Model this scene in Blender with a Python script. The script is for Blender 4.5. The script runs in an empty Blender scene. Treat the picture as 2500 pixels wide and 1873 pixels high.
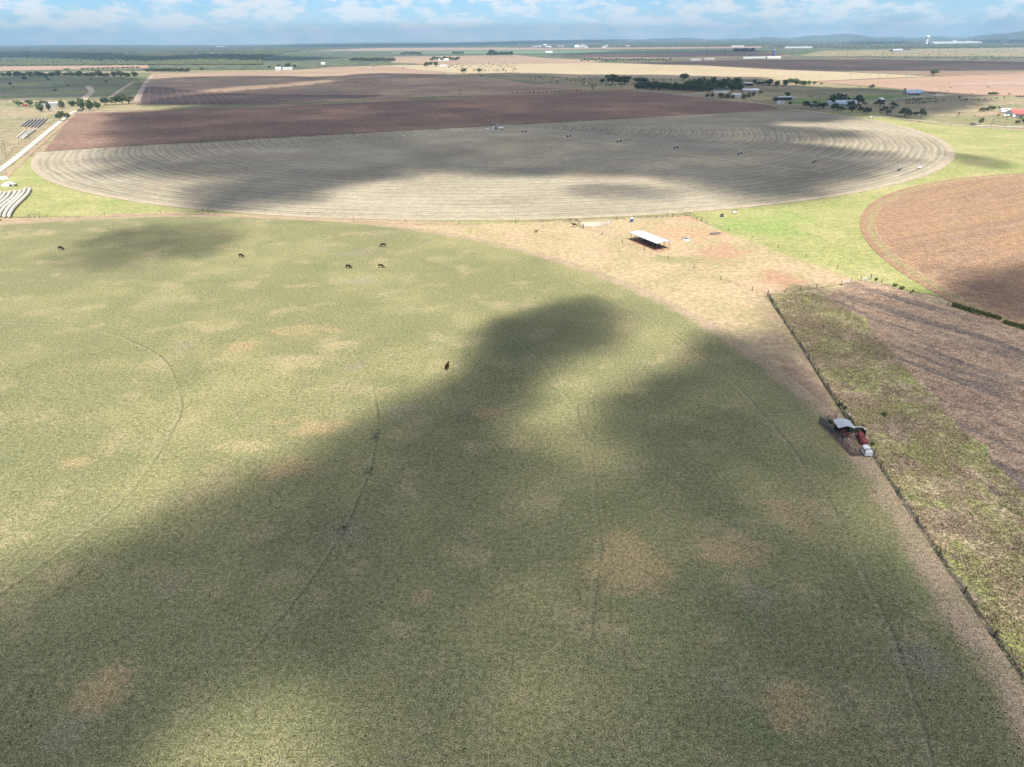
import bpy, bmesh, math, random
import numpy as np
from mathutils import Vector, Matrix
R = math.radians
random.seed(7); rng = np.random.default_rng(7)
scene = bpy.context.scene
COL = scene.collection

# ------------------------------------------------------------------ camera
CAM_H, FPX, PITCH, ROLL = 80.0, 1733.0, math.atan(844.5 / 1733.0), R(-0.5)
cam_d = bpy.data.cameras.new('camera'); cam = bpy.data.objects.new('camera', cam_d); COL.objects.link(cam)
cam_d.sensor_fit = 'HORIZONTAL'; cam_d.sensor_width = 36.0; cam_d.lens = 36.0 * FPX / 2500.0
cam_d.clip_start = 0.5; cam_d.clip_end = 60000.0
cam.matrix_world = Matrix.Translation((0, 0, CAM_H)) @ Matrix.Rotation(math.pi / 2 - PITCH, 4, 'X') @ Matrix.Rotation(ROLL, 4, 'Z')
scene.camera = cam

# ------------------------------------------------------------------ world, sun, exposure
SUN_EL, SUN_AZ = R(54.5), R(-8.5)          # the sun stands behind the camera, a little to its right
sun_to = Vector((math.cos(SUN_EL) * math.sin(-SUN_AZ), -math.cos(SUN_EL) * math.cos(SUN_AZ), math.sin(SUN_EL)))
world = bpy.data.worlds.new('World'); scene.world = world; world.use_nodes = True
wt = world.node_tree; wt.nodes.clear()
def wn(t, **k):
    n = wt.nodes.new(t)
    for a, b in k.items(): setattr(n, a, b)
    return n
w_out = wn('ShaderNodeOutputWorld'); w_bg = wn('ShaderNodeBackground'); w_bg.inputs['Strength'].default_value = 0.10
w_sky = wn('ShaderNodeTexSky', sky_type='NISHITA', sun_disc=False, sun_elevation=SUN_EL,
           sun_rotation=math.atan2(sun_to.x, sun_to.y), altitude=300.0, air_density=1.0, dust_density=0.0, ozone_density=2.0)
# broken fair-weather cloud over the whole dome
w_tc = wn('ShaderNodeTexCoord')
w_map = wn('ShaderNodeMapping'); w_map.inputs['Scale'].default_value = (1, 1, 2.9)
w_n1 = wn('ShaderNodeTexNoise'); w_n1.inputs['Scale'].default_value = 27; w_n1.inputs['Detail'].default_value = 8; w_n1.inputs['Roughness'].default_value = 0.62
w_n2 = wn('ShaderNodeTexNoise'); w_n2.inputs['Scale'].default_value = 7; w_n2.inputs['Detail'].default_value = 2
w_add = wn('ShaderNodeMath', operation='MULTIPLY_ADD'); w_add.inputs[1].default_value = 0.35
w_mr = wn('ShaderNodeMapRange', interpolation_type='SMOOTHSTEP')
w_mr.inputs['From Min'].default_value = 0.605; w_mr.inputs['From Max'].default_value = 0.78; w_mr.inputs['To Max'].default_value = 0.78
w_hsv = wn('ShaderNodeMix', data_type='RGBA', blend_type='MULTIPLY'); w_hsv.inputs[0].default_value = 1.0; w_hsv.inputs[7].default_value = (0.35, 0.52, 0.78, 1)
w_mix = wn('ShaderNodeMix', data_type='RGBA'); w_mix.inputs[7].default_value = (6.0, 6.1, 6.2, 1)
L = wt.links.new
L(w_tc.outputs['Generated'], w_map.inputs['Vector']); L(w_map.outputs[0], w_n1.inputs['Vector']); L(w_map.outputs[0], w_n2.inputs['Vector'])
L(w_n2.outputs['Fac'], w_add.inputs[0]); L(w_n1.outputs['Fac'], w_add.inputs[2]); L(w_add.outputs[0], w_mr.inputs['Value'])
L(w_sky.outputs[0], w_hsv.inputs[6]); L(w_hsv.outputs[2], w_mix.inputs[6]); L(w_mr.outputs[0], w_mix.inputs[0])
L(w_mix.outputs[2], w_bg.inputs['Color']); L(w_bg.outputs[0], w_out.inputs['Surface'])

sun_d = bpy.data.lights.new('sun', 'SUN'); sun_d.energy = 4.2; sun_d.angle = R(0.53); sun_d.color = (1.0, 0.95, 0.86)
sun = bpy.data.objects.new('sun', sun_d); COL.objects.link(sun); sun.location = sun_to * 300
sun.rotation_mode = 'QUATERNION'; sun.rotation_quaternion = sun_to.to_track_quat('Z', 'Y')
vs = scene.view_settings
vs.view_transform = 'Standard'; vs.look = 'None'; vs.gamma = 1.0; vs.use_curve_mapping = False; vs.exposure = 0.85
cy = scene.cycles
cy.max_bounces = 4; cy.diffuse_bounces = 2; cy.glossy_bounces = 2; cy.transmission_bounces = 2; cy.volume_bounces = 0
cy.transparent_max_bounces = 40; cy.use_denoising = True; cy.caustics_reflective = False; cy.caustics_refractive = False

# ------------------------------------------------------------------ surveying: bearings read off the photograph -> metres on the ground
cP, sP, cR, sR = math.cos(PITCH), math.sin(PITCH), math.cos(ROLL), math.sin(ROLL)
def S(u, v):
    x = (u - 1250.0) / FPX; y = (936.5 - v) / FPX
    x, y = cR * x - sR * y, sR * x + cR * y
    t = -CAM_H / (-sP + y * cP)
    return (x * t, (cP + y * sP) * t)
def D(u, v): return S(u * 2500 / 2212, v * 2500 / 2212)
WIN = {'A': (0, 0, .28933), 'B': (620, 0, .28933), 'C': (1240, 0, .28933), 'E': (1860, 0, .28933), 'L': (0, 200, .28933),
       'R': (1860, 200, .28933), 'Q': (1840, 560, .29837), 'M': (1840, 880, .31384), 'N': (1840, 1380, .29837), 'K': (1950, 980, .09946),
       'SH': (1520, 540, .07233), 'PD': (1380, 520, .217), 'B1': (0, 240, .09042), 'B2': (0, 430, .09042), 'H1': (1860, 230, .14467),
       'H2': (2180, 200, .14467), 'H3': (1530, 180, .15823), 'PV': (1180, 295, .04521), 'W1': (1740, 505, .05425), 'GT': (2000, 660, .09042),
       'D': (0, 0, 2500 / 2212)}
def Z(k, x, y):
    a = WIN[k]; return S(a[0] + x * a[2], a[1] + y * a[2])
def depth(p): return p[1] * cP + CAM_H * sP
def mpp(k, p): return WIN[k][2] * depth(p) / FPX       # metres per unit at a place
def PZ(k, pts): return [Z(k, *p) for p in pts]

# ------------------------------------------------------------------ object helpers
def link(o, parent=None):
    COL.objects.link(o)
    if parent is not None: o.parent = parent
    return o
def mesh_obj(name, verts, faces, mat, parent=None, smooth=False):
    me = bpy.data.meshes.new(name); me.from_pydata([tuple(map(float, v)) for v in verts], [], [tuple(f) for f in faces])
    if smooth: me.polygons.foreach_set('use_smooth', [True] * len(me.polygons))
    me.update()
    if mat: me.materials.append(mat)
    return link(bpy.data.objects.new(name, me), parent)
def tag(o, label, cat, group=None):
    o['label'] = label; o['category'] = cat
    if group: o['group'] = group
    return o
def kind(o, k='structure', label=None):
    o['kind'] = k
    if label: o['label'] = label
    return o
def thing(name, label, cat, loc=(0, 0, 0), rz=0.0, group=None):
    o = bpy.data.objects.new(name, None); o.empty_display_size = 0.3; link(o)
    o.location = (loc[0], loc[1], loc[2] if len(loc) > 2 else 0.0); o.rotation_euler = (0, 0, rz)
    return tag(o, label, cat, group)
def copy_tree(o, parent=None):
    c = o.copy(); COL.objects.link(c); c.parent = parent
    for ch in o.children: copy_tree(ch, c)
    return c
class MB:                                    # a small mesh builder
    def __init__(s): s.v = []; s.f = []
    def add(s, vs, fs):
        b = len(s.v); s.v += [tuple(v) for v in vs]; s.f += [tuple(i + b for i in f) for f in fs]; return s
    def box(s, c, d, rz=0.0):
        x, y, z = d[0] / 2, d[1] / 2, d[2] / 2; co, si = math.cos(rz), math.sin(rz); vs = []
        for a, b, e in ((-x, -y, -z), (x, -y, -z), (x, y, -z), (-x, y, -z), (-x, -y, z), (x, -y, z), (x, y, z), (-x, y, z)):
            vs.append((c[0] + a * co - b * si, c[1] + a * si + b * co, c[2] + e))
        return s.add(vs, [(0, 3, 2, 1), (4, 5, 6, 7), (0, 1, 5, 4), (1, 2, 6, 5), (2, 3, 7, 6), (3, 0, 4, 7)])
    def tube(s, pts, r, n=6, cap=True):
        pts = [Vector(p) for p in pts]; rr = r if isinstance(r, (list, tuple)) else [r] * len(pts); b = len(s.v)
        for i, p in enumerate(pts):
            d = (pts[min(i + 1, len(pts) - 1)] - pts[max(i - 1, 0)]).normalized()
            up = Vector((0, 0, 1)) if abs(d.z) < 0.9 else Vector((1, 0, 0))
            a = d.cross(up).normalized(); e = a.cross(d)
            for k in range(n):
                t = 2 * math.pi * k / n; s.v.append(tuple(p + (a * math.cos(t) + e * math.sin(t)) * rr[i]))
        for i in range(len(pts) - 1):
            for k in range(n):
                k2 = (k + 1) % n; s.f.append((b + i * n + k, b + i * n + k2, b + (i + 1) * n + k2, b + (i + 1) * n + k))
        if cap:
            s.f.append(tuple(b + k for k in reversed(range(n)))); s.f.append(tuple(b + (len(pts) - 1) * n + k for k in range(n)))
        return s
    def build(s, name, mat, parent=None, smooth=False): return mesh_obj(name, s.v, s.f, mat, parent, smooth)

# ------------------------------------------------------------------ materials
class Mat:
    def __init__(s, name):
        s.m = bpy.data.materials.new(name); s.m.use_nodes = True; s.t = s.m.node_tree; s.t.nodes.clear()
        s.out = s.n('ShaderNodeOutputMaterial'); s.geo = s.n('ShaderNodeNewGeometry'); s.pos = s.geo.outputs['Position']
    def n(s, t, **k):
        x = s.t.nodes.new(t)
        for a, b in k.items(): setattr(x, a, b)
        return x
    def put(s, inp, v):
        if isinstance(v, bpy.types.NodeSocket): s.t.links.new(v, inp)
        elif isinstance(v, (tuple, list)): inp.default_value = (*v, 1)[:len(inp.default_value)] if len(v) == 3 and len(inp.default_value) == 4 else v
        else: inp.default_value = v
    def math(s, op, a, b=None, c=None):
        x = s.n('ShaderNodeMath', operation=op); s.put(x.inputs[0], a)
        if b is not None: s.put(x.inputs[1], b)
        if c is not None: s.put(x.inputs[2], c)
        return x.outputs[0]
    def vmath(s, op, a, b=None):
        x = s.n('ShaderNodeVectorMath', operation=op); s.put(x.inputs[0], a)
        if b is not None: s.put(x.inputs[1], b)
        return x.outputs['Value'] if op in ('LENGTH', 'DOT_PRODUCT') else x.outputs[0]
    def mapping(s, loc=(0, 0, 0), rot=0.0, sc=(1, 1, 1), typ='TEXTURE', vec=None):
        x = s.n('ShaderNodeMapping', vector_type=typ); s.put(x.inputs['Vector'], vec or s.pos)
        x.inputs['Location'].default_value = loc; x.inputs['Rotation'].default_value = (0, 0, rot); x.inputs['Scale'].default_value = sc
        return x.outputs[0]
    def noise(s, scale, detail=3.0, rough=0.55, vec=None, dist=0.0):
        x = s.n('ShaderNodeTexNoise'); s.put(x.inputs['Vector'], vec or s.pos)
        x.inputs['Scale'].default_value = scale; x.inputs['Detail'].default_value = detail; x.inputs['Roughness'].default_value = rough
        x.inputs['Distortion'].default_value = dist
        return x.outputs['Fac']
    def mr(s, x, a, b, c=0.0, d=1.0):
        n = s.n('ShaderNodeMapRange', interpolation_type='SMOOTHSTEP'); s.put(n.inputs['Value'], x)
        for nm, v in zip(('From Min', 'From Max', 'To Min', 'To Max'), (a, b, c, d)): n.inputs[nm].default_value = v
        return n.outputs[0]
    def mix(s, f, a, b, mode='MIX'):
        x = s.n('ShaderNodeMix', data_type='RGBA', blend_type=mode); s.put(x.inputs[0], f); s.put(x.inputs[6], a); s.put(x.inputs[7], b)
        return x.outputs[2]
    def radius(s, c):
        return s.vmath('LENGTH', s.vmath('MULTIPLY', s.vmath('SUBTRACT', s.pos, (c[0], c[1], 0)), (1, 1, 0)))
    def finish(s, col, rough=0.95, spec=0.15, bump=None, metal=0.0):
        b = s.n('ShaderNodeBsdfPrincipled'); s.put(b.inputs['Base Color'], col); s.put(b.inputs['Roughness'], rough)
        b.inputs['Specular IOR Level'].default_value = spec; b.inputs['Metallic'].default_value = metal
        if bump is not None:
            h, dist, st = bump
            n = s.n('ShaderNodeBump'); n.inputs['Distance'].default_value = dist; n.inputs['Strength'].default_value = st
            s.put(n.inputs['Height'], h); s.t.links.new(n.outputs[0], b.inputs['Normal'])
        s.t.links.new(b.outputs[0], s.out.inputs['Surface']); return s.m

def gmat(name, base, layers, blobs=(), fine=(2.2, 0.7), fine2=(0.45, 0.35), bump=(0.12, 0.8), extra=None, spec=0.12):
    """ground cover: large and small patches of differing growth, then fine mottling"""
    m = Mat(name); col = base
    for ly in layers:
        c, sc, lo, hi, amt = ly[:5]
        vec = m.mapping(rot=ly[5][0], sc=(ly[5][1], 1, 1)) if len(ly) > 5 else None
        col = m.mix(m.math('MULTIPLY', m.mr(m.noise(sc, 4, 0.6, vec), lo, hi), amt), col, c)
    if blobs:
        wob = m.math('MULTIPLY_ADD', m.noise(0.09, 5, 0.65), 2.6, -1.3)
        for (x, y, rx, ry, c, amt) in blobs:
            d = m.math('ADD', m.vmath('LENGTH', m.vmath('MULTIPLY', m.mapping((x, y, 0), 0, (rx, ry, 1)), (1, 1, 0))), wob)
            col = m.mix(m.math('MULTIPLY', m.mr(d, 1.05, 0.35), amt), col, c)
    if extra: col = extra(m, col)
    f1 = m.noise(fine[0], 3, 0.7); f2 = m.noise(fine2[0], 3, 0.6)
    g = m.math('MULTIPLY', m.mr(f1, 0.3, 0.7, 1 - fine[1], 1 + fine[1]), m.mr(f2, 0.3, 0.7, 1 - fine2[1], 1 + fine2[1]))
    col = m.mix(1.0, col, g, 'MULTIPLY')
    return m.finish(col, 0.95, spec, (f1, bump[0], bump[1]))
def blob(k, u, v, w, h, c, a):
    p = Z(k, u, v); x0 = Z(k, u - w, v)[0]; x1 = Z(k, u + w, v)[0]; y0 = Z(k, u, v + h)[1]; y1 = Z(k, u, v - h)[1]
    return (p[0], (y0 + y1) / 2, (x1 - x0) / 2, (y1 - y0) / 2, c, a)
def plain(name, c, rough=0.7, spec=0.3, var=0.25, sc=1.5, metal=0.0, c2=None):
    m = Mat(name); tc = m.n('ShaderNodeTexCoord').outputs['Object']
    f = m.noise(sc, 4, 0.6, tc)
    col = m.mix(m.mr(f, 0.3, 0.75), tuple(x * (1 - var) for x in c), c2 or tuple(min(1, x * (1 + var)) for x in c))
    return m.finish(col, rough, spec, None, metal)

PC = (-164.4, 123.2)         # centre of the green pasture's irrigation circle
HC = (-12.6, 739.0)          # pivot point of the hay field
RC = (371.4, 242.4)          # centre of the ploughed red circle
straw = (0.37, 0.31, 0.17); tan = (0.365, 0.28, 0.145); purple = (0.27, 0.238, 0.168); mud = (0.06, 0.052, 0.045)

def pasture_extra(m, col):
    r = m.radius(PC)
    at = m.n('ShaderNodeAttribute', attribute_name='patch'); sp = m.n('ShaderNodeSeparateColor'); m.t.links.new(at.outputs['Color'], sp.inputs[0])
    wob = m.math('ADD', m.math('MULTIPLY_ADD', m.noise(0.11, 5, 0.68), 1.6, -0.8), m.math('MULTIPLY_ADD', m.noise(0.9, 4, 0.7), 1.1, -0.55))
    for ch, c in ((sp.outputs[0], tan), (sp.outputs[1], straw), (sp.outputs[2], purple), (at.outputs['Alpha'], mud)):
        k = m.mr(m.math('MULTIPLY_ADD', wob, m.math('MINIMUM', m.math('MULTIPLY', ch, 4.0), 1.0), ch), 0.2, 0.62)
        col = m.mix(m.math('MULTIPLY', k, 0.8 if c != purple else 0.5), col, c)
    for rad, amt, w in ((89, .5, .34), (135, .3, .3), (181.3, .28, .3), (225, .5, .32)):
        n = m.math('ADD', r, m.math('MULTIPLY_ADD', m.noise(0.05, 2), 3.0, -1.5 - rad))
        br = m.mr(m.noise(0.035, 3, 0.7), 0.40, 0.56, 0.2, 1.0)
        k = m.math('MULTIPLY', m.mr(m.math('ABSOLUTE', n), w, w * 0.3), br)
        col = m.mix(m.math('MULTIPLY', k, amt), col, (0.085, 0.078, 0.055))
        k2 = m.math('MULTIPLY', m.mr(m.math('ABSOLUTE', m.math('ADD', n, 0.8)), 0.5, 0.15), amt * 0.6)
        col = m.mix(k2, col, (0.35, 0.32, 0.18))
    # the sward thins to dry straw and bare dirt at the rim and along the fence
    ed = m.n('ShaderNodeAttribute', attribute_name='rim').outputs['Fac']
    e = m.math('ADD', ed, m.math('MULTIPLY_ADD', m.noise(0.10, 5, 0.68), 1.5, -0.75))
    col = m.mix(m.mr(e, 0.15, 0.85), col, m.mix(m.mr(m.noise(0.16, 4, 0.6), 0.4, 0.62), (0.40, 0.30, 0.20), (0.33, 0.27, 0.165)))
    return col
P_PATCH = (   # bare, straw, greyish and trodden places in the pasture: where, half width, half height, kind, strength
    (1355, 1225, 95, 72, 0, .8), (1585, 1185, 80, 38, 0, .75), (1715, 1115, 75, 42, 0, .6), (240, 1490, 75, 60, 0, .6),
    (1735, 1545, 85, 75, 0, .65), (655, 715, 90, 14, 0, .6), (510, 750, 60, 12, 0, .6), (640, 780, 60, 18, 1, .7), (730, 745, 60, 10, 1, .6),
    (690, 925, 70, 20, 0, .6), (630, 1010, 75, 30, 0, .6), (640, 905, 90, 20, 0, .4), (1065, 890, 60, 16, 0, .6), (885, 1022, 26, 14, 0, .7),
    (915, 1290, 26, 20, 0, .6), (765, 548, 40, 8, 2, .7), (780, 608, 40, 9, 2, .7), (770, 790, 30, 14, 2, .6), (890, 890, 60, 20, 2, .6),
    (1640, 1290, 50, 30, 2, .7), (1990, 1430, 70, 45, 2, .7), (1830, 1505, 45, 40, 2, .5), (1545, 1480, 30, 40, 2, .4),
    (740, 1150, 60, 50, 2, .5), (1490, 775, 60, 14, 0, .55), (160, 1000, 40, 14, 0, .6), (540, 960, 90, 16, 1, .5), (340, 640, 60, 8, 2, .4),
    (1800, 1800, 60, 60, 0, .3), (380, 1255, 60, 40, 2, .4), (150, 1590, 50, 60, 2, .5), (60, 505, 70, 12, 1, .5), (830, 1480, 50, 20, 0, .3),
    (813, 940, 9, 18, 3, .5), (798, 1022, 11, 9, 3, .5), (742, 1140, 14, 9, 3, .5), (1275, 1292, 22, 12, 3, .4), (1985, 1450, 25, 30, 3, .35))
M_past = gmat('pasture_grass', (0.213, 0.209, 0.100), [
    ((0.305, 0.283, 0.132), 0.022, 0.42, 0.66, 0.8), ((0.165, 0.185, 0.082), 0.05, 0.5, 0.72, 0.6), (straw, 0.07, 0.52, 0.68, 0.6),
    (purple, 0.045, 0.60, 0.74, 0.5), (purple, 0.3, 0.5, 0.7, 0.25), ((0.15, 0.17, 0.07), 0.55, 0.52, 0.66, 0.45), ((0.36, 0.33, 0.18), 0.8, 0.55, 0.7, 0.4)], (), (4.4, 0.72), (1.3, 0.26), (0.14, 0.8), pasture_extra)

def hay_extra(m, col):
    r = m.math('ADD', m.radius(HC), m.math('MULTIPLY_ADD', m.noise(0.016, 3), 7.0, -3.5))
    a = m.math('SINE', m.math('MULTIPLY', r, 2 * math.pi / 9.3))
    b = m.math('SINE', m.math('MULTIPLY', r, 2 * math.pi / 4.65))
    rv = m.vmath('SUBTRACT', m.pos, (HC[0], HC[1], 0))
    comb = m.n('ShaderNodeCombineXYZ'); m.put(comb.inputs[0], m.math('MULTIPLY', r, 0.9)); m.put(comb.inputs[1], m.math('MULTIPLY', m.math('ARCTAN2', m.n_sep(rv)[1], m.n_sep(rv)[0]), 6.0))
    st = m.noise(1.0, 3, 0.6, comb.outputs[0])
    k = m.math('ADD', m.math('MULTIPLY_ADD', a, 0.09, 0.40), m.math('ADD', m.math('MULTIPLY', b, 0.17), m.math('MULTIPLY_ADD', st, 1.25, -0.62)))
    big = m.mr(m.noise(0.008, 3), 0.35, 0.65, -0.15, 0.15)
    k = m.math('ADD', k, big)
    col = m.mix(m.mr(k, 0.0, 0.9), col, (0.238, 0.212, 0.148))
    # cart track beside the standing machine and pale rim
    col = m.mix(m.mr(r, 386, 391), col, (0.42, 0.345, 0.25))
    return col
def _sep(self, v):
    x = self.n('ShaderNodeSeparateXYZ'); self.put(x.inputs[0], v); return x.outputs
Mat.n_sep = _sep
M_hay = gmat('mown_hay', (0.43, 0.375, 0.27), [((0.34, 0.27, 0.19), 0.012, 0.45, 0.65, 0.6)], [], (0.9, 0.22), (0.2, 0.12), (0.05, 0.5), hay_extra)
M_hrim = gmat('hay_track', (0.42, 0.37, 0.26), [((0.33, 0.29, 0.20), 0.05, 0.42, 0.62, 0.8)], [], (0.9, 0.2), (0.2, 0.12), (0.05, 0.5))
M_dry = gmat('dry_grass', (0.43, 0.335, 0.20), [((0.36, 0.30, 0.16), 0.05, 0.42, 0.62, 0.9), ((0.47, 0.33, 0.22), 0.03, 0.5, 0.68, 0.8), ((0.27, 0.26, 0.12), 0.035, 0.58, 0.74, 0.6),
    ((0.33, 0.21, 0.16), 0.09, 0.6, 0.75, 0.5)],
    [blob('D', 1745, 840, 55, 75, (0.26, 0.18, 0.135), .85), blob('D', 1690, 740, 40, 40, (0.26, 0.19, 0.14), .5), blob('D', 1560, 560, 90, 20, (0.26, 0.25, 0.12), .5),
     blob('D', 1480, 505, 110, 22, (0.46, 0.29, 0.18), .7), blob('D', 1690, 605, 55, 28, (0.40, 0.24, 0.15), .95), blob('D', 1560, 545, 80, 26, (0.42, 0.26, 0.165), .8), blob('D', 1735, 625, 40, 14, (0.2, 0.2, 0.1), .7),
     blob('D', 1500, 470, 70, 8, (0.46, 0.28, 0.18), .7), blob('D', 1450, 560, 60, 10, (0.24, 0.24, 0.1), .6), blob('D', 1330, 500, 90, 10, (0.46, 0.33, 0.22), .6)],
    (2.2, 0.35), (0.5, 0.2), (0.1, 0.7))
M_green = gmat('lush_grass', (0.30, 0.305, 0.12), [((0.42, 0.375, 0.18), 0.03, 0.42, 0.66, 0.75), ((0.235, 0.285, 0.09), 0.02, 0.5, 0.7, 0.7), ((0.36, 0.34, 0.14), 0.12, 0.5, 0.7, 0.5)],
    [blob('D', 1640, 490, 110, 22, (0.24, 0.32, 0.095), .7), blob('D', 1690, 470, 110, 14, (0.25, 0.32, 0.10), .5), blob('D', 1800, 560, 60, 20, (0.34, 0.35, 0.13), .6)], (1.8, 0.35), (0.4, 0.18), (0.1, 0.7))
def red_extra(m, col):
    r = m.radius(RC)
    vec = m.mapping(rot=R(28), sc=(14, 1, 1))
    k = m.mr(m.noise(0.11, 4, 0.65, vec), 0.45, 0.68)
    col = m.mix(m.math('MULTIPLY', k, 0.55), col, (0.22, 0.145, 0.105))
    k2 = m.mr(m.math('ABSOLUTE', m.math('SUBTRACT', r, 221.5)), 1.9, 1.0)
    col = m.mix(m.math('MULTIPLY', k2, 0.7), col, (0.31, 0.26, 0.13))
    k3 = m.mr(m.math('ABSOLUTE', m.math('SUBTRACT', r, 219.3)), 0.6, 0.2)
    return m.mix(m.math('MULTIPLY', k3, 0.5), col, (0.42, 0.29, 0.19))
M_red = gmat('red_ploughed_soil', (0.325, 0.21, 0.122), [((0.30, 0.19, 0.125), 0.02, 0.48, 0.7, 0.6), ((0.38, 0.255, 0.17), 0.05, 0.5, 0.7, 0.6)],
    [blob('D', 2110, 600, 130, 42, (0.21, 0.14, 0.10), .5), blob('D', 2200, 650, 120, 40, (0.20, 0.135, 0.10), .5)], (1.4, 0.4), (0.35, 0.2), (0.12, 0.8), red_extra)
def stub_extra(m, col):
    vec = m.mapping(rot=R(118), sc=(9, 1, 1))
    k = m.mr(m.noise(0.14, 4, 0.6, vec, 0.6), 0.46, 0.64)
    col = m.mix(m.math('MULTIPLY', k, 0.85), col, (0.145, 0.120, 0.105))
    return m.mix(m.mr(m.noise(2.0, 2, 0.5), 0.62, 0.70, 0, 0.7), col, (0.50, 0.40, 0.29))
M_stub = gmat('maize_stubble', (0.34, 0.238, 0.16), [((0.42, 0.30, 0.20), 0.05, 0.45, 0.65, 0.7), ((0.24, 0.155, 0.115), 0.03, 0.5, 0.7, 0.6)], [], (1.6, 0.5), (0.4, 0.25), (0.14, 0.9), stub_extra)
M_weed = gmat('rank_weeds', (0.34, 0.30, 0.145), [((0.36, 0.26, 0.18), 0.09, 0.46, 0.56, 0.95), ((0.47, 0.38, 0.24), 0.14, 0.52, 0.62, 0.8), ((0.31, 0.335, 0.115), 0.075, 0.52, 0.62, 0.85),
    ((0.19, 0.14, 0.11), 0.12, 0.58, 0.65, 0.8), ((0.16, 0.20, 0.065), 0.2, 0.60, 0.68, 0.7), ((0.42, 0.35, 0.2), 0.5, 0.52, 0.66, 0.5)], [], (2.2, 0.6), (0.7, 0.35), (0.3, 1.0))
M_brown = gmat('brown_tilled_soil', (0.232, 0.147, 0.103), [((0.29, 0.192, 0.132), 0.012, 0.42, 0.66, 0.6), ((0.205, 0.128, 0.092), 0.02, 0.48, 0.68, 0.5),
    ((0.32, 0.22, 0.16), 0.10, 0.5, 0.7, 0.5, (R(3), 8))], [], (0.7, 0.38), (0.2, 0.25), (0.12, 0.8))
def row_extra(m, col):
    w = m.n_sep(m.mapping(rot=R(-65.7)))[1]
    s = m.math('SINE', m.math('ADD', m.math('MULTIPLY', w, 2 * math.pi / 11.0), m.math('MULTIPLY', m.noise(0.004, 2), 3)))
    return m.mix(m.mr(s, 0.3, 0.95, 0, 0.28), col, (0.36, 0.27, 0.19))
M_rows = gmat('row_crop_soil', (0.17, 0.118, 0.098), [((0.21, 0.15, 0.12), 0.01, 0.4, 0.6, 0.6)], [], (0.5, 0.25), (0.1, 0.15), (0.1, 0.5), row_extra)
M_tanfield = gmat('fallow_soil', (0.35, 0.245, 0.17), [((0.42, 0.31, 0.20), 0.004, 0.4, 0.6, 0.7), ((0.26, 0.185, 0.14), 0.012, 0.5, 0.7, 0.5, (R(4), 7))], [], (0.4, 0.2), (0.08, 0.15), (0.08, 0.4))
M_straw = gmat('straw_stubble', (0.43, 0.345, 0.215), [((0.47, 0.385, 0.25), 0.003, 0.4, 0.6, 0.7), ((0.42, 0.33, 0.19), 0.01, 0.5, 0.7, 0.5, (R(4), 8))], [], (0.3, 0.12), (0.08, 0.1), (0.05, 0.3))
M_pink = gmat('pink_soil', (0.38, 0.25, 0.175), [((0.43, 0.295, 0.21), 0.004, 0.4, 0.6, 0.7), ((0.36, 0.22, 0.16), 0.01, 0.5, 0.7, 0.6, (R(5), 7))], [], (0.3, 0.15), (0.08, 0.12), (0.05, 0.4))
M_dkfield = gmat('dark_ploughland', (0.26, 0.18, 0.122), [((0.27, 0.19, 0.15), 0.004, 0.45, 0.65, 0.6, (R(2), 6))], [], (0.3, 0.15), (0.08, 0.1), (0.05, 0.4))
M_scrub = gmat('scrub_pasture', (0.17, 0.18, 0.09), [((0.22, 0.185, 0.13), 0.012, 0.42, 0.62, 0.9), ((0.115, 0.14, 0.06), 0.03, 0.5, 0.66, 0.8), ((0.20, 0.25, 0.07), 0.006, 0.5, 0.64, 0.5)], [], (0.5, 0.35), (0.1, 0.25), (0.2, 0.6))
M_crop = gmat('green_crop', (0.16, 0.22, 0.125), [((0.19, 0.25, 0.13), 0.004, 0.4, 0.6, 0.6)], [], (0.3, 0.2), (0.08, 0.1), (0.1, 0.4))
M_lawn = gmat('house_lawn', (0.17, 0.23, 0.075), [((0.27, 0.24, 0.13), 0.03, 0.5, 0.7, 0.7)], [], (0.8, 0.3), (0.2, 0.2), (0.08, 0.5))
M_base = gmat('prairie', (0.30, 0.255, 0.15), [((0.36, 0.28, 0.17), 0.01, 0.42, 0.62, 0.8), ((0.20, 0.21, 0.095), 0.006, 0.48, 0.62, 0.8), ((0.24, 0.19, 0.13), 0.03, 0.52, 0.68, 0.6)], [], (0.6, 0.3), (0.1, 0.25), (0.15, 0.6))
def far_extra(m, col):
    k = m.mr(m.noise(0.02, 2, 0.6), 0.40, 0.6)
    return m.mix(k, col, (0.085, 0.10, 0.055))
M_far = gmat('far_brush', (0.17, 0.18, 0.105), [((0.34, 0.27, 0.18), 0.0009, 0.55, 0.62, 0.7, (R(3), 5)), ((0.11, 0.125, 0.07), 0.0015, 0.45, 0.6, 0.8, (R(3), 5))], [], (0.1, 0.25), (0.03, 0.3), (1.0, 0.5), far_extra)
M_road = gmat('caliche_road', (0.60, 0.54, 0.45), [((0.48, 0.42, 0.34), 0.3, 0.45, 0.7, 0.6)], [], (1.5, 0.12), (0.3, 0.1), (0.03, 0.4))
M_lane = gmat('dirt_lane', (0.46, 0.37, 0.28), [((0.30, 0.24, 0.17), 0.2, 0.45, 0.7, 0.6)], [], (1.2, 0.2), (0.3, 0.15), (0.03, 0.4))
M_verge = gmat('dirt_verge', (0.40, 0.28, 0.19), [((0.30, 0.25, 0.14), 0.12, 0.45, 0.65, 0.7)], [], (1.8, 0.3), (0.4, 0.2), (0.06, 0.6))
M_track = gmat('trampled_strip', (0.13, 0.115, 0.09), [((0.22, 0.20, 0.13), 0.5, 0.42, 0.65, 0.8)], [], (2.5, 0.5), (0.6, 0.3), (0.15, 1.0))
M_mud = gmat('worn_mud', (0.095, 0.088, 0.062), [((0.14, 0.13, 0.085), 0.8, 0.45, 0.6, 0.9)], [], (4.0, 0.4), (0.6, 0.3), (0.1, 0.8))
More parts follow.
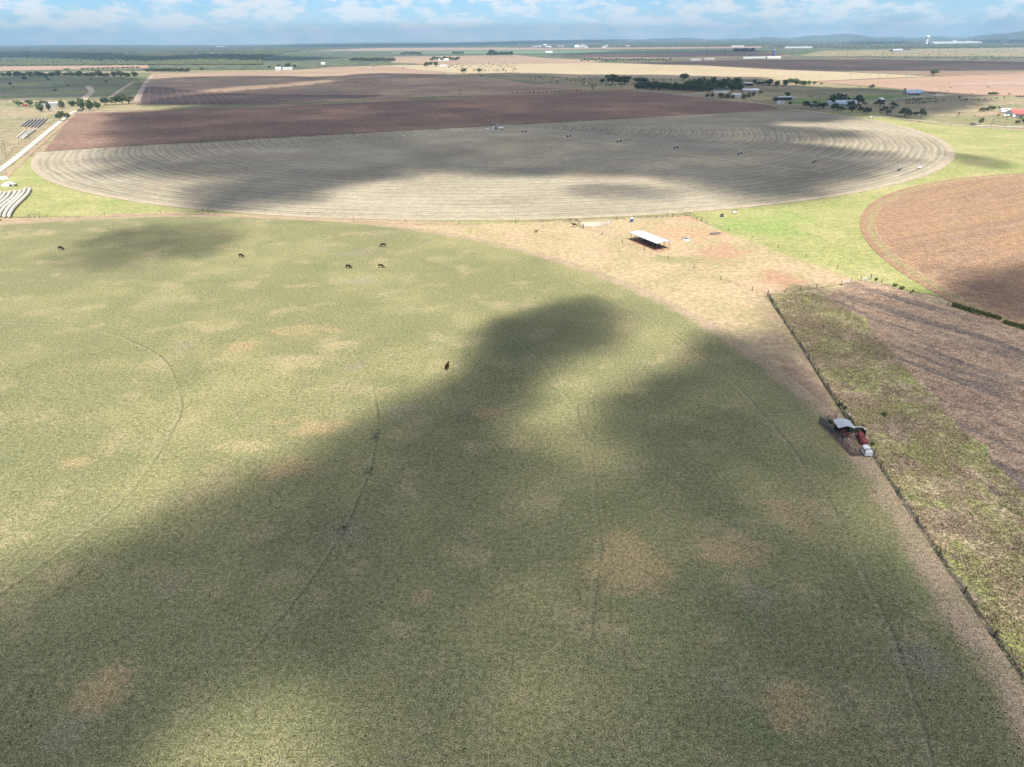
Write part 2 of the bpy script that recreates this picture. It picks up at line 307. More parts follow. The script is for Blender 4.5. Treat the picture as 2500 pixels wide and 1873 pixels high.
M_pen = gmat('pen_floor', (0.25, 0.185, 0.135), [((0.34, 0.22, 0.155), 0.2, 0.45, 0.65, 0.8), ((0.20, 0.17, 0.115), 0.35, 0.5, 0.65, 0.7)], [], (3.0, 0.4), (0.9, 0.25), (0.08, 0.8))
M_shedsoil = gmat('red_bare_soil', (0.37, 0.20, 0.13), [((0.42, 0.26, 0.17), 0.2, 0.45, 0.65, 0.8)], [], (2.5, 0.3), (0.6, 0.2), (0.06, 0.7))

def vnoise(x, y, sc, seed):
    r = np.random.default_rng(seed).random((64, 64)); gx, gy = x / sc, y / sc
    ix, iy = np.floor(gx).astype(int), np.floor(gy).astype(int); fx, fy = gx - ix, gy - iy
    fx, fy = fx * fx * (3 - 2 * fx), fy * fy * (3 - 2 * fy); g = lambda a, b: r[a % 64, b % 64]
    return (g(ix, iy) * (1 - fx) + g(ix + 1, iy) * fx) * (1 - fy) + (g(ix, iy + 1) * (1 - fx) + g(ix + 1, iy + 1) * fx) * fy
def sdist(x, y, poly):
    P = np.array(poly); d = np.full(x.shape, 1e9); ins = np.zeros(x.shape, bool)
    for i in range(len(P)):
        a, b = P[i], P[(i + 1) % len(P)]; e = b - a; wx, wy = x - a[0], y - a[1]
        t = np.clip((wx * e[0] + wy * e[1]) / max(e @ e, 1e-9), 0, 1); d = np.minimum(d, np.hypot(wx - e[0] * t, wy - e[1] * t))
        c = ((a[1] > y) != (b[1] > y)); 
        with np.errstate(divide='ignore', invalid='ignore'): xi = (b[0] - a[0]) * (y - a[1]) / (b[1] - a[1]) + a[0]
        ins ^= c & (x < xi)
    return np.where(ins, d, -d)
fence_c = PZ('Q', [(115, 530), (205, 690), (330, 880), (440, 1050)]) + PZ('M', [(490, 85), (585, 235), (697, 405), (780, 520), (957, 795), (1118, 1040), (1303, 1320), (1410, 1480), (1527, 1655)]) + PZ('N', [(1882, 475), (2212, 950)]) + PZ('D', [(2300, 1640), (2420, 1850)])
# ------------------------------------------------------------------ ground
def sheet(name, pts, z, mat, label=None):
    me = bpy.data.meshes.new(name); bm = bmesh.new()
    vs = [bm.verts.new((p[0], p[1], z)) for p in pts]; f = bm.faces.new(vs)
    if f.normal.z < 0 or sum((pts[i][0] * pts[(i + 1) % len(pts)][1] - pts[(i + 1) % len(pts)][0] * pts[i][1]) for i in range(len(pts))) < 0: bmesh.ops.reverse_faces(bm, faces=[f])
    bmesh.ops.triangulate(bm, faces=bm.faces[:]); bm.to_mesh(me); bm.free(); me.materials.append(mat)
    return kind(link(bpy.data.objects.new(name, me)), 'structure', label)
def arc(c, r, a0, a1, n=60): return [(c[0] + r * math.cos(R(a0 + (a1 - a0) * i / n)), c[1] + r * math.sin(R(a0 + (a1 - a0) * i / n))) for i in range(n + 1)]
def ribbon(name, pts, w, z, mat, label=None):
    P = [Vector(p).to_2d() if len(p) == 2 else Vector(p[:2]) for p in pts]; l, r = [], []
    for i, p in enumerate(P):
        d = (P[min(i + 1, len(P) - 1)] - P[max(i - 1, 0)]).normalized(); n = Vector((-d.y, d.x)); ww = w[i] if isinstance(w, (list, tuple)) else w
        l.append(p + n * ww / 2); r.append(p - n * ww / 2)
    n = len(P); vs = [(*p, z) for p in l] + [(*p, z) for p in r]
    return kind(mesh_obj(name, vs, [(n + i, n + i + 1, i + 1, i) for i in range(n - 1)], mat), 'structure', label)
def far_height(r, a):                       # a: bearing from straight ahead, to the right
    h = 0.0
    if r > 9000:
        t = min(1, (r - 9000) / 5000)
        h += t * (10 * math.sin(a * 9 + 1) + 8 * math.sin(a * 23) + 6)
    if r > 13000 and a > 0.05:
        t = min(1, (r - 13000) / 2500); s = min(1, (a - 0.05) / 0.35)
        h += t * s * (45 + 30 * math.sin(a * 31 + 2) + 18 * math.sin(a * 67) + 12 * math.sin(a * 140 + 1) + 40 * max(0, (a - 0.52)) / 0.1)
    return h
rings = [0, 60, 200, 500, 1000, 1800, 2600, 4000, 6000, 8000, 9000, 10000, 11000, 12000, 13000, 13800, 14600, 15400, 16200, 17500]
na = 480; gv = []; gf = []
for r in rings:
    for k in range(na):
        t = 2 * math.pi * k / na; a = math.atan2(math.sin(t), math.cos(t))
        gv.append((r * math.sin(t), r * math.cos(t), -0.35 + far_height(r, a)))
for i in range(len(rings) - 1):
    for k in range(na): gf.append((i * na + k, (i + 1) * na + k, (i + 1) * na + (k + 1) % na, i * na + (k + 1) % na)[::-1])
g = kind(mesh_obj('ground', gv, gf, M_far, None, True), 'structure', 'brush-covered plain reaching to the low hills on the horizon')
# the farmed plain near by
sheet('prairie', [(-1500, -150), (1600, -150), (2600, 2300), (-2400, 2300)], -0.25, M_base)
sheet('dry_grass_apron', PZ('D', [(-900, 470), (-200, 474), (300, 467), (640, 471), (1040, 481), (1260, 478), (1490, 465), (1560, 500), (1860, 607), (1650, 640), (1700, 700), (1815, 895), (1885, 985), (2215, 1500), (2500, 1800), (2500, 2400), (-600, 2400), (-1500, 1000)]), -0.04, M_dry, 'dry tan grass apron around the pasture and the shed')
def pasture():
    nr, nt = 121, 360; vs = [(PC[0], PC[1], 0)]; fs = []
    for i in range(1, nr):
        for k in range(nt):
            t = 2 * math.pi * k / nt; r = 241.0 * i / (nr - 1); vs.append((PC[0] + r * math.cos(t), PC[1] + r * math.sin(t), 0.0))
    for k in range(nt): fs.append((0, 1 + k, 1 + (k + 1) % nt))
    for i in range(nr - 2):
        b = 1 + i * nt
        for k in range(nt): fs.append((b + k, b + nt + k, b + nt + (k + 1) % nt, b + (k + 1) % nt))
    o = kind(mesh_obj('pasture', vs, fs, M_past), 'structure', 'green irrigated pasture circle grazed by cattle')
    V = np.array(vs); A = np.zeros((len(vs), 4), np.float32)
    for (u, v, w, h, ch, amt) in P_PATCH:
        x, y, rx, ry, _, _ = blob('D', u, v, w, h, 0, 0)
        d = np.hypot((V[:, 0] - x) / rx, (V[:, 1] - y) / ry)
        A[:, ch] = np.maximum(A[:, ch], np.clip(1.25 - d * 0.8, 0, 1) * amt)
    rr = np.hypot(V[:, 0] - PC[0], V[:, 1] - PC[1]); fd = np.abs(sdist(V[:, 0], V[:, 1], fence_c + [(200.0, -100.0), (200.0, 300.0)]))
    rim = np.maximum((rr - 233.0) / 7.0, (7.2 - fd) / 5.0 * (V[:, 1] < 150)); o.data.attributes.new('rim', 'FLOAT', 'POINT').data.foreach_set('value', np.clip(rim, -1.5, 2.0).astype(np.float32))
    at = o.data.attributes.new('patch', 'FLOAT_COLOR', 'POINT'); at.data.foreach_set('color', A.ravel())
pasture()
# hay field: the circle cut off along the tilled field behind
b0, b1 = D(95, 327), D(1690, 237)
bd = Vector((b1[0] - b0[0], b1[1] - b0[1])).normalized()
def above(p): return (p[0] - b0[0]) * bd.y - (p[1] - b0[1]) * bd.x
hp = [p for p in arc(HC, 393, 0, 360, 360)[:-1]]
hp = [p for p in hp if above(p) > 0]
k0 = max(range(len(hp)), key=lambda i: math.hypot(hp[i][0] - hp[i - 1][0], hp[i][1] - hp[i - 1][1]))
hp = hp[k0:] + hp[:k0]
sheet('green_strip', PZ('D', [(-300, 470), (-40, 440), (40, 345), (100, 330)]) + [(-100, 700), (420, 900)] + PZ('D', [(1960, 262), (2240, 282), (2600, 330), (2600, 440), (2212, 620), (2030, 640), (1860, 607), (1560, 500), (1490, 463), (1040, 481), (640, 471), (300, 467)]), -0.12, M_green, 'lush green grass strip between the hay field and the fence')
sheet('hay_field', hp, 0.02, M_hay, 'mown hay field with concentric rows')
sheet('brown_field', [b0, D(300, 313), b1] + PZ('C', [(2212, 892), (1800, 845), (1010, 760), (700, 772), (0, 802)]) + PZ('B', [(1500, 838), (600, 882), (0, 905)]) + PZ('A', [(1150, 935), (640, 958), (600, 985)]), 0.0, M_brown, 'brown tilled field behind the hay field')
sheet('red_circle_field', arc(RC, 226, 0, 360, 160)[:-1], -0.02, M_red, 'reddish ploughed irrigation circle')
stub_edge = PZ('Q', [(620, 540), (700, 490), (800, 440), (900, 420), (1100, 450), (1300, 540), (1640, 640), (2212, 835)])
weed_edge = PZ('Q', [(620, 545), (680, 600), (870, 715), (1130, 1000)]) + PZ('M', [(1400, 290), (1600, 520), (1850, 750), (2103, 1040), (2600, 1500)])
wj = [Vector(a).lerp(Vector(b), k / 10) for a, b in zip(weed_edge, weed_edge[1:]) for k in range(10)]
wj = [(p.x + 1.3 * math.sin(i * .53) * math.sin(i * .17 + 1) + .5 * math.sin(i * 1.9), p.y) for i, p in enumerate(wj)] + [weed_edge[-1]]
sheet('stubble_field', stub_edge + PZ('D', [(2600, 850), (2900, 1400)]) + [(p[0] - 4, p[1] - 1) for p in weed_edge[::-1]], 0.03, M_stub, 'maize stubble with dark bands')
sheet('weed_strip', fence_c + PZ('D', [(3200, 1700)]) + wj[::-1] + PZ('Q', [(480, 510), (300, 515)]), 0.05, M_weed, 'rank weeds between the fence and the stubble')
# grid behind
sheet('back_field', PZ('A', [(1150, 890), (1215, 740), (1290, 622), (1700, 615), (2212, 612)]) + PZ('B', [(700, 565), (1100, 553), (1400, 590), (1700, 630), (2212, 690)]) + PZ('C', [(720, 752), (0, 795)]) + PZ('B', [(1200, 830), (600, 855), (0, 880)]), 0.06, M_tanfield, 'large fallow field watered by a long irrigation machine')
sheet('row_field', PZ('A', [(1155, 888), (1215, 738), (1290, 728), (1700, 775), (2140, 795)]) + PZ('B', [(400, 800), (1100, 802), (900, 830), (0, 876)]), 0.14, M_rows, 'dark field with pale rows')
sheet('scrub_field', PZ('A', [(-300, 640), (400, 618), (1270, 615), (1130, 850), (700, 840), (-300, 850)]), 0.05, M_scrub, 'green scrub pasture')
sheet('straw_field', PZ('B', [(1100, 552), (2212, 540)]) + PZ('C', [(700, 528), (1500, 545), (2212, 585)]) + PZ('E', [(1000, 622), (1380, 645), (420, 690), (0, 668)]) + PZ('C', [(1300, 668), (600, 660), (0, 622)]) + PZ('B', [(1700, 618), (1400, 588)]), 0.1, M_straw, 'pale straw stubble field')
sheet('pink_field', PZ('E', [(420, 692), (1000, 668), (1400, 652), (2600, 600), (2600, 820), (1700, 800), (1200, 755), (880, 725)]), 0.15, M_pink, 'pink-brown tilled field beyond the houses')
sheet('dark_field', PZ('C', [(950, 528), (1900, 502)]) + PZ('E', [(0, 502), (900, 492), (1500, 505), (2700, 525), (2700, 600), (1500, 640), (700, 605), (0, 582)]) + PZ('C', [(1500, 545)]), 0.25, M_dkfield, 'dark ploughland beyond the straw field')
sheet('far_pink_field', PZ('A', [(-400, 565), (1250, 550), (1255, 578), (-400, 605)]), 0.3, M_pink)
sheet('far_tan_field', PZ('B', [(1180, 480), (2212, 465)]) + PZ('C', [(300, 490), (800, 510), (700, 530), (0, 545)]) + PZ('B', [(1500, 545), (1150, 530)]), 0.3, M_tanfield)
sheet('far_crop_field', PZ('B', [(1150, 442), (1700, 432), (2212, 428)]) + PZ('C', [(700, 425), (2000, 430), (2000, 440), (700, 450), (0, 455)]) + PZ('B', [(1200, 455)]), 0.5, M_crop)
sheet('far_strip_field', PZ('B', [(250, 422), (1100, 405), (2212, 402)]) + PZ('C', [(600, 405), (1200, 400), (2212, 392)]) + PZ('E', [(0, 400), (0, 408)]) + PZ('C', [(1200, 415), (600, 420)]) + PZ('B', [(2212, 424), (1100, 432), (300, 432)]), 0.8, M_tanfield)
sheet('far_olive_field', PZ('E', [(500, 430), (1500, 412), (2600, 398), (2600, 480), (1200, 478), (300, 476)]), 0.5, M_base)
sheet('lower_field', PZ('C', [(450, 470), (1000, 448), (2212, 440)]) + PZ('E', [(300, 478), (0, 482)]) + PZ('C', [(1900, 490), (1100, 500), (800, 498)]), 0.45, M_dkfield)
sheet('lawn', PZ('E', [(230, 830), (600, 825), (860, 800), (1200, 795), (1350, 800), (1250, 825), (850, 850), (500, 872), (240, 880)]), -0.1, M_lawn)
# lanes and bare strips
ribbon('road', PZ('L', [(-160, 860), (0, 742), (130, 645), (300, 505), (420, 405), (520, 325), (600, 262), (640, 245)]), 5.0, 0.06, M_road, 'pale caliche road beside the bale rows')
ribbon('farm_lane', PZ('L', [(640, 248), (850, 238), (1050, 233), (1250, 228)]), 4.0, 0.08, M_road)
ribbon('farm_lane', PZ('L', [(400, 242), (640, 244)]), 4.0, 0.09, M_road)
ribbon('dirt_lane', PZ('L', [(60, 800), (130, 730), (260, 600), (430, 450), (640, 262)]), 3.0, 0.03, M_verge)
ribbon('road', PZ('C', [(1010, 755), (1400, 795), (1800, 838), (2212, 885)]) + PZ('R', [(300, 215), (880, 280), (1300, 325), (1700, 372), (2212, 408), (2700, 440)]), 6.5, 0.07, M_lane, 'dirt road along the edge of the hay field')
ribbon('road', PZ('B', [(1080, 548), (1700, 628), (2212, 690)]) + PZ('C', [(400, 712), (740, 752), (1010, 758)]), 7.0, 0.18, M_lane)
ribbon('dirt_track', PZ('A', [(740, 725), (775, 770), (765, 790), (720, 820), (700, 850)]), 10, 0.1, M_lane)
ribbon('dirt_track', PZ('A', [(1130, 690), (1040, 745), (980, 785), (935, 820)]), 7, 0.1, M_lane)
ribbon('dirt_track', PZ('A', [(1280, 640), (1235, 690), (1180, 790), (1150, 865)]), 9, 0.2, M_lane)
ribbon('driveway', PZ('H1', [(280, 188), (700, 170), (1000, 155)]), 4.5, 0.03, M_road)
ribbon('driveway', PZ('H1', [(1690, 112), (2212, 85)]) + PZ('H2', [(500, 242), (760, 228)]), 5.0, 0.04, M_road)
sheet('gravel_yard', PZ('H2', [(610, 218), (760, 205), (920, 225), (780, 240)]), 0.05, M_road)
ribbon('driveway', PZ('H3', [(850, 325), (1050, 310), (1250, 282)]), 6.0, 0.05, M_road)
sheet('gravel_yard', PZ('H2', [(1250, 560), (1500, 520), (1850, 495), (1850, 540), (1500, 575)]), -0.15, M_verge)
ribbon('driveway', PZ('H2', [(1400, 738), (1640, 735), (1850, 755), (2212, 765)]), 7.0, 0.05, M_road)
ribbon('road', PZ('E', [(420, 688), (1000, 660), (1400, 648), (2300, 605)]), 14, 0.3, M_pink)
tsp = [Vector((p[0] + .45, p[1])) for p in fence_c]; tsp = [a.lerp(b, k / 12) + Vector((random.gauss(0, .12), 0)) for a, b in zip(tsp, tsp[1:]) for k in range(12)]
ribbon('trampled_strip', tsp, [random.uniform(.15, .95) for _ in tsp], 0.08, M_track)
ribbon('bare_edge', PZ('B2', [(-400, 1220), (0, 1230), (600, 1190), (1300, 1165), (2212, 1130)]) + PZ('L', [(1000, 1125), (1700, 1108)]) + PZ('D', [(560, 470), (760, 478), (900, 484), (1040, 484)]), 4.5, 0.03, M_verge)
ribbon('cart_track', [S(1237, 317), S(1300, 324), S(1500, 352), S(1697, 379), S(1850, 402), S(2008, 420)], 4.5, 0.04, M_hrim, 'pale cart track through the hay rows')
def worn(pts, z):
    P_ = []
    for a, b in zip(pts, pts[1:]):
        for k in range(14): P_.append(Vector(a).lerp(Vector(b), k / 14) + Vector((random.gauss(0, .06), random.gauss(0, .06))))
    ribbon('worn_trail', P_, [random.choice((.03, .08, .16, .26, .36)) for _ in P_], z, M_mud, 'thin dark trail worn along a wheel track')
ring_at = lambda r, d0, d1, n=10: [(PC[0] + r * math.cos(d0 + (d1 - d0) * k / n), PC[1] + r * math.sin(d0 + (d1 - d0) * k / n)) for k in range(n + 1)]
def bearing(u, v): q = D(u, v); return math.atan2(q[1] - PC[1], q[0] - PC[0])
worn(ring_at(135, bearing(810, 870), bearing(745, 1140)), 0.012)
worn(ring_at(135, bearing(720, 1180), bearing(620, 1340), 5), 0.012)
sheet('shed_floor', PZ('SH', [(200, 640), (1140, 1030), (1640, 960), (700, 560)]), 0.02, M_shedsoil)
sheet('pen_floor', PZ('K', [(470, 545), (1290, 1350), (1900, 1350), (1640, 900), (1240, 560), (900, 500)]), 0.09, M_pen, 'trampled floor of the pipe pen')

# ------------------------------------------------------------------ clouds: overhead, out of frame, casting the broken shade
CM = bpy.data.materials.new('cloud_vapour'); CM.use_nodes = True; CM.node_tree.nodes.clear()
cv = CM.node_tree.nodes.new('ShaderNodeVolumePrincipled'); co = CM.node_tree.nodes.new('ShaderNodeOutputMaterial')
cv.inputs['Color'].default_value = (0.98, 0.98, 0.98, 1); cv.inputs['Density'].default_value = 0.28; cv.inputs['Anisotropy'].default_value = 0.3
CM.node_tree.links.new(cv.outputs[0], co.inputs['Volume'])
CLOUD_Z = 700.0
def cloud(ops, feather, cell, thick=8.0, zz=0.0, namp=0.9, seed=1, label=None):
    allp = np.array([p for op in ops if op[0] == '+' for p in op[1]]); mg = feather * 2.2
    x0, y0 = allp.min(0) - mg; x1, y1 = allp.max(0) + mg
    nx, ny = int((x1 - x0) / cell) + 2, int((y1 - y0) / cell) + 2
    X, Y = np.meshgrid(x0 + np.arange(nx) * cell, y0 + np.arange(ny) * cell, indexing='ij')
    nz = (vnoise(X, Y, feather * 2.2, seed) - .5) * 1.2 + (vnoise(X, Y, feather * .9, seed + 1) - .5) * 0.7 + (vnoise(X, Y, feather * .4, seed + 2) - .5) * 0.35
    F = np.zeros_like(X)
    for op in ops:
        s, poly, amt = op[:3]; ft = op[3] if len(op) > 3 else feather
        q = np.clip((sdist(X, Y, poly) + nz * ft * namp + ft) / (2 * ft), 0, 1); q = q * q * (3 - 2 * q) * amt
        F = np.maximum(F, q) if s == '+' else F * (1 - q)
    lump = 0.78 + 0.55 * (vnoise(X, Y, feather * 3, seed + 5) - .5) + 0.35 * (vnoise(X, Y, feather * .8, seed + 6) - .5)
    T = np.where(F > 0.012, F * lump * thick, 0.0); T[0, :] = T[-1, :] = 0; T[:, 0] = T[:, -1] = 0
    h = CLOUD_Z + zz; X = X + sun_to.x / sun_to.z * h; Y = Y + sun_to.y / sun_to.z * h
    idx = np.full(X.shape, -1); top = np.full(X.shape, -1); vs = []
    use = np.zeros(X.shape, bool); cellon = (T[:-1, :-1] > 0) | (T[1:, :-1] > 0) | (T[:-1, 1:] > 0) | (T[1:, 1:] > 0)
    for a, b in ((0, 0), (1, 0), (0, 1), (1, 1)): use[a:nx - 1 + a, b:ny - 1 + b] |= cellon
    for i, j in zip(*np.nonzero(use)):
        idx[i, j] = len(vs)
        if T[i, j] > 0:
            vs.append((X[i, j], Y[i, j], h - 0.3 * T[i, j])); top[i, j] = len(vs); vs.append((X[i, j], Y[i, j], h + 0.7 * T[i, j]))
        else: vs.append((X[i, j], Y[i, j], h)); top[i, j] = idx[i, j]
    fs = []
    for i, j in zip(*np.nonzero(cellon)):
        q = [(i, j), (i + 1, j), (i + 1, j + 1), (i, j + 1)]
        fs.append([top[c] for c in q]); fs.append([idx[c] for c in q][::-1])
    o = mesh_obj('cloud', vs, fs, CM, None, True)
    return kind(o, 'structure', label or 'fair-weather cloud drifting over the fields')
def P(*a): return PZ('D', a)
cloud([('+', P((-300, 1500), (0, 1300), (150, 1215), (300, 1140), (450, 1070), (600, 1015), (720, 970), (800, 925), (870, 890), (960, 890), (1100, 930), (1180, 960), (1280, 945), (1400, 900), (1640, 840), (1800, 930), (1890, 1010), (2260, 1480), (2600, 2000), (1500, 2600), (-600, 2600)), 0.9, 15),
       ('+', P((780, 940), (846, 872), (938, 834), (1014, 803), (1052, 765), (1045, 727), (1075, 700), (1137, 677), (1198, 656), (1275, 650), (1335, 678), (1348, 719), (1290, 752), (1229, 768), (1183, 799), (1150, 845), (1125, 890), (1080, 950), (900, 980)), 1.0, 8.5),
       ('+', P((1240, 960), (1290, 910), (1336, 857), (1397, 826), (1474, 803), (1512, 750), (1550, 727), (1625, 728), (1700, 755), (1785, 845), (1855, 950), (1860, 1050), (1500, 1010)), 0.95, 8.5),
       ('+', P((1560, 770), (1640, 710), (1680, 650), (1760, 630), (1900, 640), (2020, 630), (2120, 600), (2300, 570), (2700, 700), (3000, 1900), (2500, 1950), (2240, 1420), (1880, 990), (1760, 830)), 0.43, 9),
       ('+', P((2000, 650), (2060, 612), (2160, 585), (2300, 565), (2500, 640), (2350, 720), (2120, 690)), 0.7, 9),
       ('-', P((330, 1640), (400, 1575), (500, 1515), (600, 1480), (690, 1505), (725, 1590), (735, 1800), (270, 1800)), 0.88, 6),
       ('-', P((1150, 960), (1350, 930), (1500, 1130), (1700, 1250), (1500, 1400), (1150, 1350), (1050, 1120)), 0.28, 9),
       ('-', P((150, 1420), (420, 1330), (600, 1400), (400, 1500), (200, 1530)), 0.2, 7)], 12, 2.6, 8.4, 0, 0.6, 17)
cloud([('+', P((150, 545), (230, 508), (330, 490), (480, 484), (545, 496), (500, 532), (420, 550), (330, 562), (230, 578), (130, 572)), 0.5)], 10, 3.0, 8.4, 30, 0.9, 21)
cloud([('+', P((235, 300), (215, 330), (260, 372), (330, 385), (400, 385), (470, 392), (440, 420), (400, 445), (450, 457), (560, 437), (650, 427), (740, 407), (830, 387), (900, 372), (1000, 372), (1100, 378), (1250, 377), (1400, 379), (1480, 388), (1540, 405), (1600, 422), (1660, 430), (1750, 420), (1830, 396), (1885, 370), (1930, 346), (1900, 329), (1820, 320), (1740, 308), (1800, 301), (1865, 294), (1840, 285), (1750, 278), (1660, 273), (1640, 267), (1700, 264), (1780, 262), (1840, 256), (1890, 250), (1970, 256), (2010, 250), (2080, 236), (2130, 217), (2100, 205), (2000, 198), (1900, 192), (1800, 190), (1700, 184), (1640, 176), (1663, 168), (1420, 162), (1250, 161), (1097, 157), (984, 161), (830, 158), (766, 160), (741, 164), (677, 166), (549, 164), (400, 166), (318, 172), (300, 200), (310, 226), (420, 228), (330, 240), (250, 245)), 0.90),
       ('+', P((1245, 408), (1300, 399), (1400, 403), (1470, 415), (1440, 430), (1330, 435), (1260, 427)), 0.5, 11),
       ('-', P((390, 203), (500, 188), (600, 182), (700, 172), (745, 173), (690, 182), (600, 190), (500, 198)), 0.9),
       ('-', P((320, 208), (420, 198), (500, 200), (400, 208), (330, 216)), 0.6)], 22, 6.0, 8.4, 60, 0.8, 31)
cloud([('+', PZ('A', [(-500, 650), (300, 645), (1235, 655), (1190, 730), (1140, 815), (700, 822), (-500, 832)]), 0.68)], 30, 10, 8.4, 90, 0.9, 41)
cloud([('+', PZ('A', [(-900, 435), (300, 437), (900, 452), (1300, 482), (1700, 460), (2300, 468)]) + PZ('B', [(300, 475), (700, 488), (500, 508), (0, 515)]) + PZ('A', [(1700, 505), (1250, 520), (800, 510), (300, 495), (-900, 490)]), 1.0)], 90, 35, 8.4, 120, 0.8, 51)
cloud([('+', PZ('C', [(950, 535), (1500, 515), (2000, 505)]) + PZ('E', [(0, 505), (900, 500), (1500, 512), (2900, 528), (2900, 590), (1500, 598), (700, 602), (0, 578)]) + PZ('C', [(1500, 548)]), 0.8)], 45, 18, 8.4, 150, 0.9, 61)
cloud([('+', PZ('C', [(450, 455), (900, 432), (1700, 425), (2212, 428)]) + PZ('E', [(100, 465), (0, 478)]) + PZ('C', [(1500, 482), (700, 484), (500, 475)]), 0.65)], 80, 30, 8.4, 180, 0.9, 71)
cloud([('+', P((2060, 328), (2130, 338), (2170, 352), (2175, 364), (2110, 358), (2060, 345)), 0.5)], 9, 4, 8.4, 210, 0.9, 81)
cloud([('+', PZ('E', [(800, 356), (1220, 350), (1240, 366), (800, 376)]), 0.8), ('+', PZ('E', [(1820, 342), (2600, 335), (2600, 362), (1820, 368)]), 0.8)], 130, 50, 8.4, 240, 0.9, 91)
cloud([('+', PZ('B', [(300, 385), (1500, 372), (2212, 362)]) + PZ('C', [(900, 350), (900, 362)]) + PZ('B', [(2212, 380), (1300, 395), (300, 402)]), 0.9)], 220, 90, 8.4, 270, 1.0, 95)

# ------------------------------------------------------------------ haze
HM = bpy.data.materials.new('haze_air'); HM.use_nodes = True; HM.node_tree.nodes.clear()
hv = HM.node_tree.nodes.new('ShaderNodeVolumePrincipled'); ho = HM.node_tree.nodes.new('ShaderNodeOutputMaterial')
hv.inputs['Color'].default_value = (0.48, 0.76, 1.0, 1); hv.inputs['Density'].default_value = 8.5e-5; hv.inputs['Anisotropy'].default_value = 0.0
HM.node_tree.links.new(hv.outputs[0], ho.inputs['Volume'])
HT = 260.0
hz = MB().box((0, 0, HT / 2 - 0.9), (38000, 38000, HT + 1.8)).build('haze', HM); kind(hz, 'stuff', 'thin blue haze over the plain')

# ------------------------------------------------------------------ object materials
M_tin = plain('galvanised_roof', (0.56, 0.585, 0.61), 0.45, 0.4, 0.16, 1.6)
M_steel = plain('weathered_steel', (0.20, 0.19, 0.18), 0.6, 0.4, 0.25, 3)
M_pipe = plain('dark_pipe', (0.085, 0.08, 0.075), 0.6, 0.3, 0.3, 2)
M_wood = plain('weathered_wood', (0.07, 0.056, 0.045), 0.9, 0.1, 0.35, 4)
M_wire = plain('fence_wire', (0.14, 0.13, 0.12), 0.6, 0.3, 0.2, 2)
M_white = plain('white_paint', (0.80, 0.80, 0.78), 0.45, 0.35, 0.06, 0.7)
M_redp = plain('red_oxide_paint', (0.31, 0.065, 0.06), 0.55, 0.3, 0.3, 1.2)
M_rubber = plain('tyre_rubber', (0.025, 0.025, 0.025), 0.85, 0.2, 0.3, 4)
M_galv = plain('galvanised_pipe', (0.55, 0.57, 0.58), 0.4, 0.5, 0.12, 2)
M_cow = plain('red_brown_coat', (0.034, 0.013, 0.008), 0.9, 0.08, 0.35, 2.5)
M_cowd = plain('dark_brown_coat', (0.020, 0.010, 0.007), 0.9, 0.08, 0.35, 2.5)
M_bale = plain('weathered_hay', (0.52, 0.49, 0.43), 0.95, 0.1, 0.16, 2.2)
M_balef = plain('grey_weathered_hay', (0.30, 0.285, 0.27), 0.95, 0.1, 0.2, 0.6)
M_conc = plain('concrete', (0.42, 0.40, 0.36), 0.9, 0.2, 0.15, 1)
M_grgreen = plain('dark_green_panel', (0.05, 0.075, 0.04), 0.7, 0.2, 0.3, 2)
M_rust = plain('rusty_metal', (0.10, 0.055, 0.04), 0.8, 0.2, 0.4, 2)
M_bark = plain('bark', (0.10, 0.08, 0.062), 0.95, 0.1, 0.3, 3)
M_wall = plain('white_siding', (0.66, 0.66, 0.63), 0.8, 0.2, 0.08, 0.6)
M_stone = plain('limestone_wall', (0.42, 0.39, 0.34), 0.9, 0.2, 0.2, 1.4)
M_tinw = plain('grey_tin_wall', (0.33, 0.32, 0.31), 0.6, 0.3, 0.25, 0.7)
M_roofb = plain('blue_grey_metal_roof', (0.47, 0.54, 0.62), 0.45, 0.4, 0.1, 0.6)
M_roofr = plain('red_metal_roof', (0.52, 0.14, 0.12), 0.5, 0.35, 0.12, 0.5)
M_glass = plain('dark_window_glass', (0.03, 0.035, 0.045), 0.15, 0.6, 0.2, 1)
M_blue = plain('blue_paint', (0.05, 0.12, 0.30), 0.5, 0.4, 0.2, 1)
M_yel = plain('yellow_paint', (0.45, 0.38, 0.05), 0.5, 0.4, 0.2, 1)
M_tarp = plain('white_tarpaulin', (0.74, 0.735, 0.71), 0.6, 0.3, 0.06, 1.5)
def leafmat(name, a, b):
    m = Mat(name); tc = m.n('ShaderNodeTexCoord').outputs['Object']
    return m.finish(m.mix(m.mr(m.noise(0.9, 3, 0.6, tc), 0.35, 0.65), a, b), 0.8, 0.2)
M_leaf = [leafmat('dark_foliage', (0.045, 0.065, 0.026), (0.085, 0.115, 0.045)), leafmat('olive_foliage', (0.075, 0.085, 0.038), (0.14, 0.15, 0.065)),
          leafmat('green_foliage', (0.06, 0.095, 0.03), (0.125, 0.175, 0.05))]

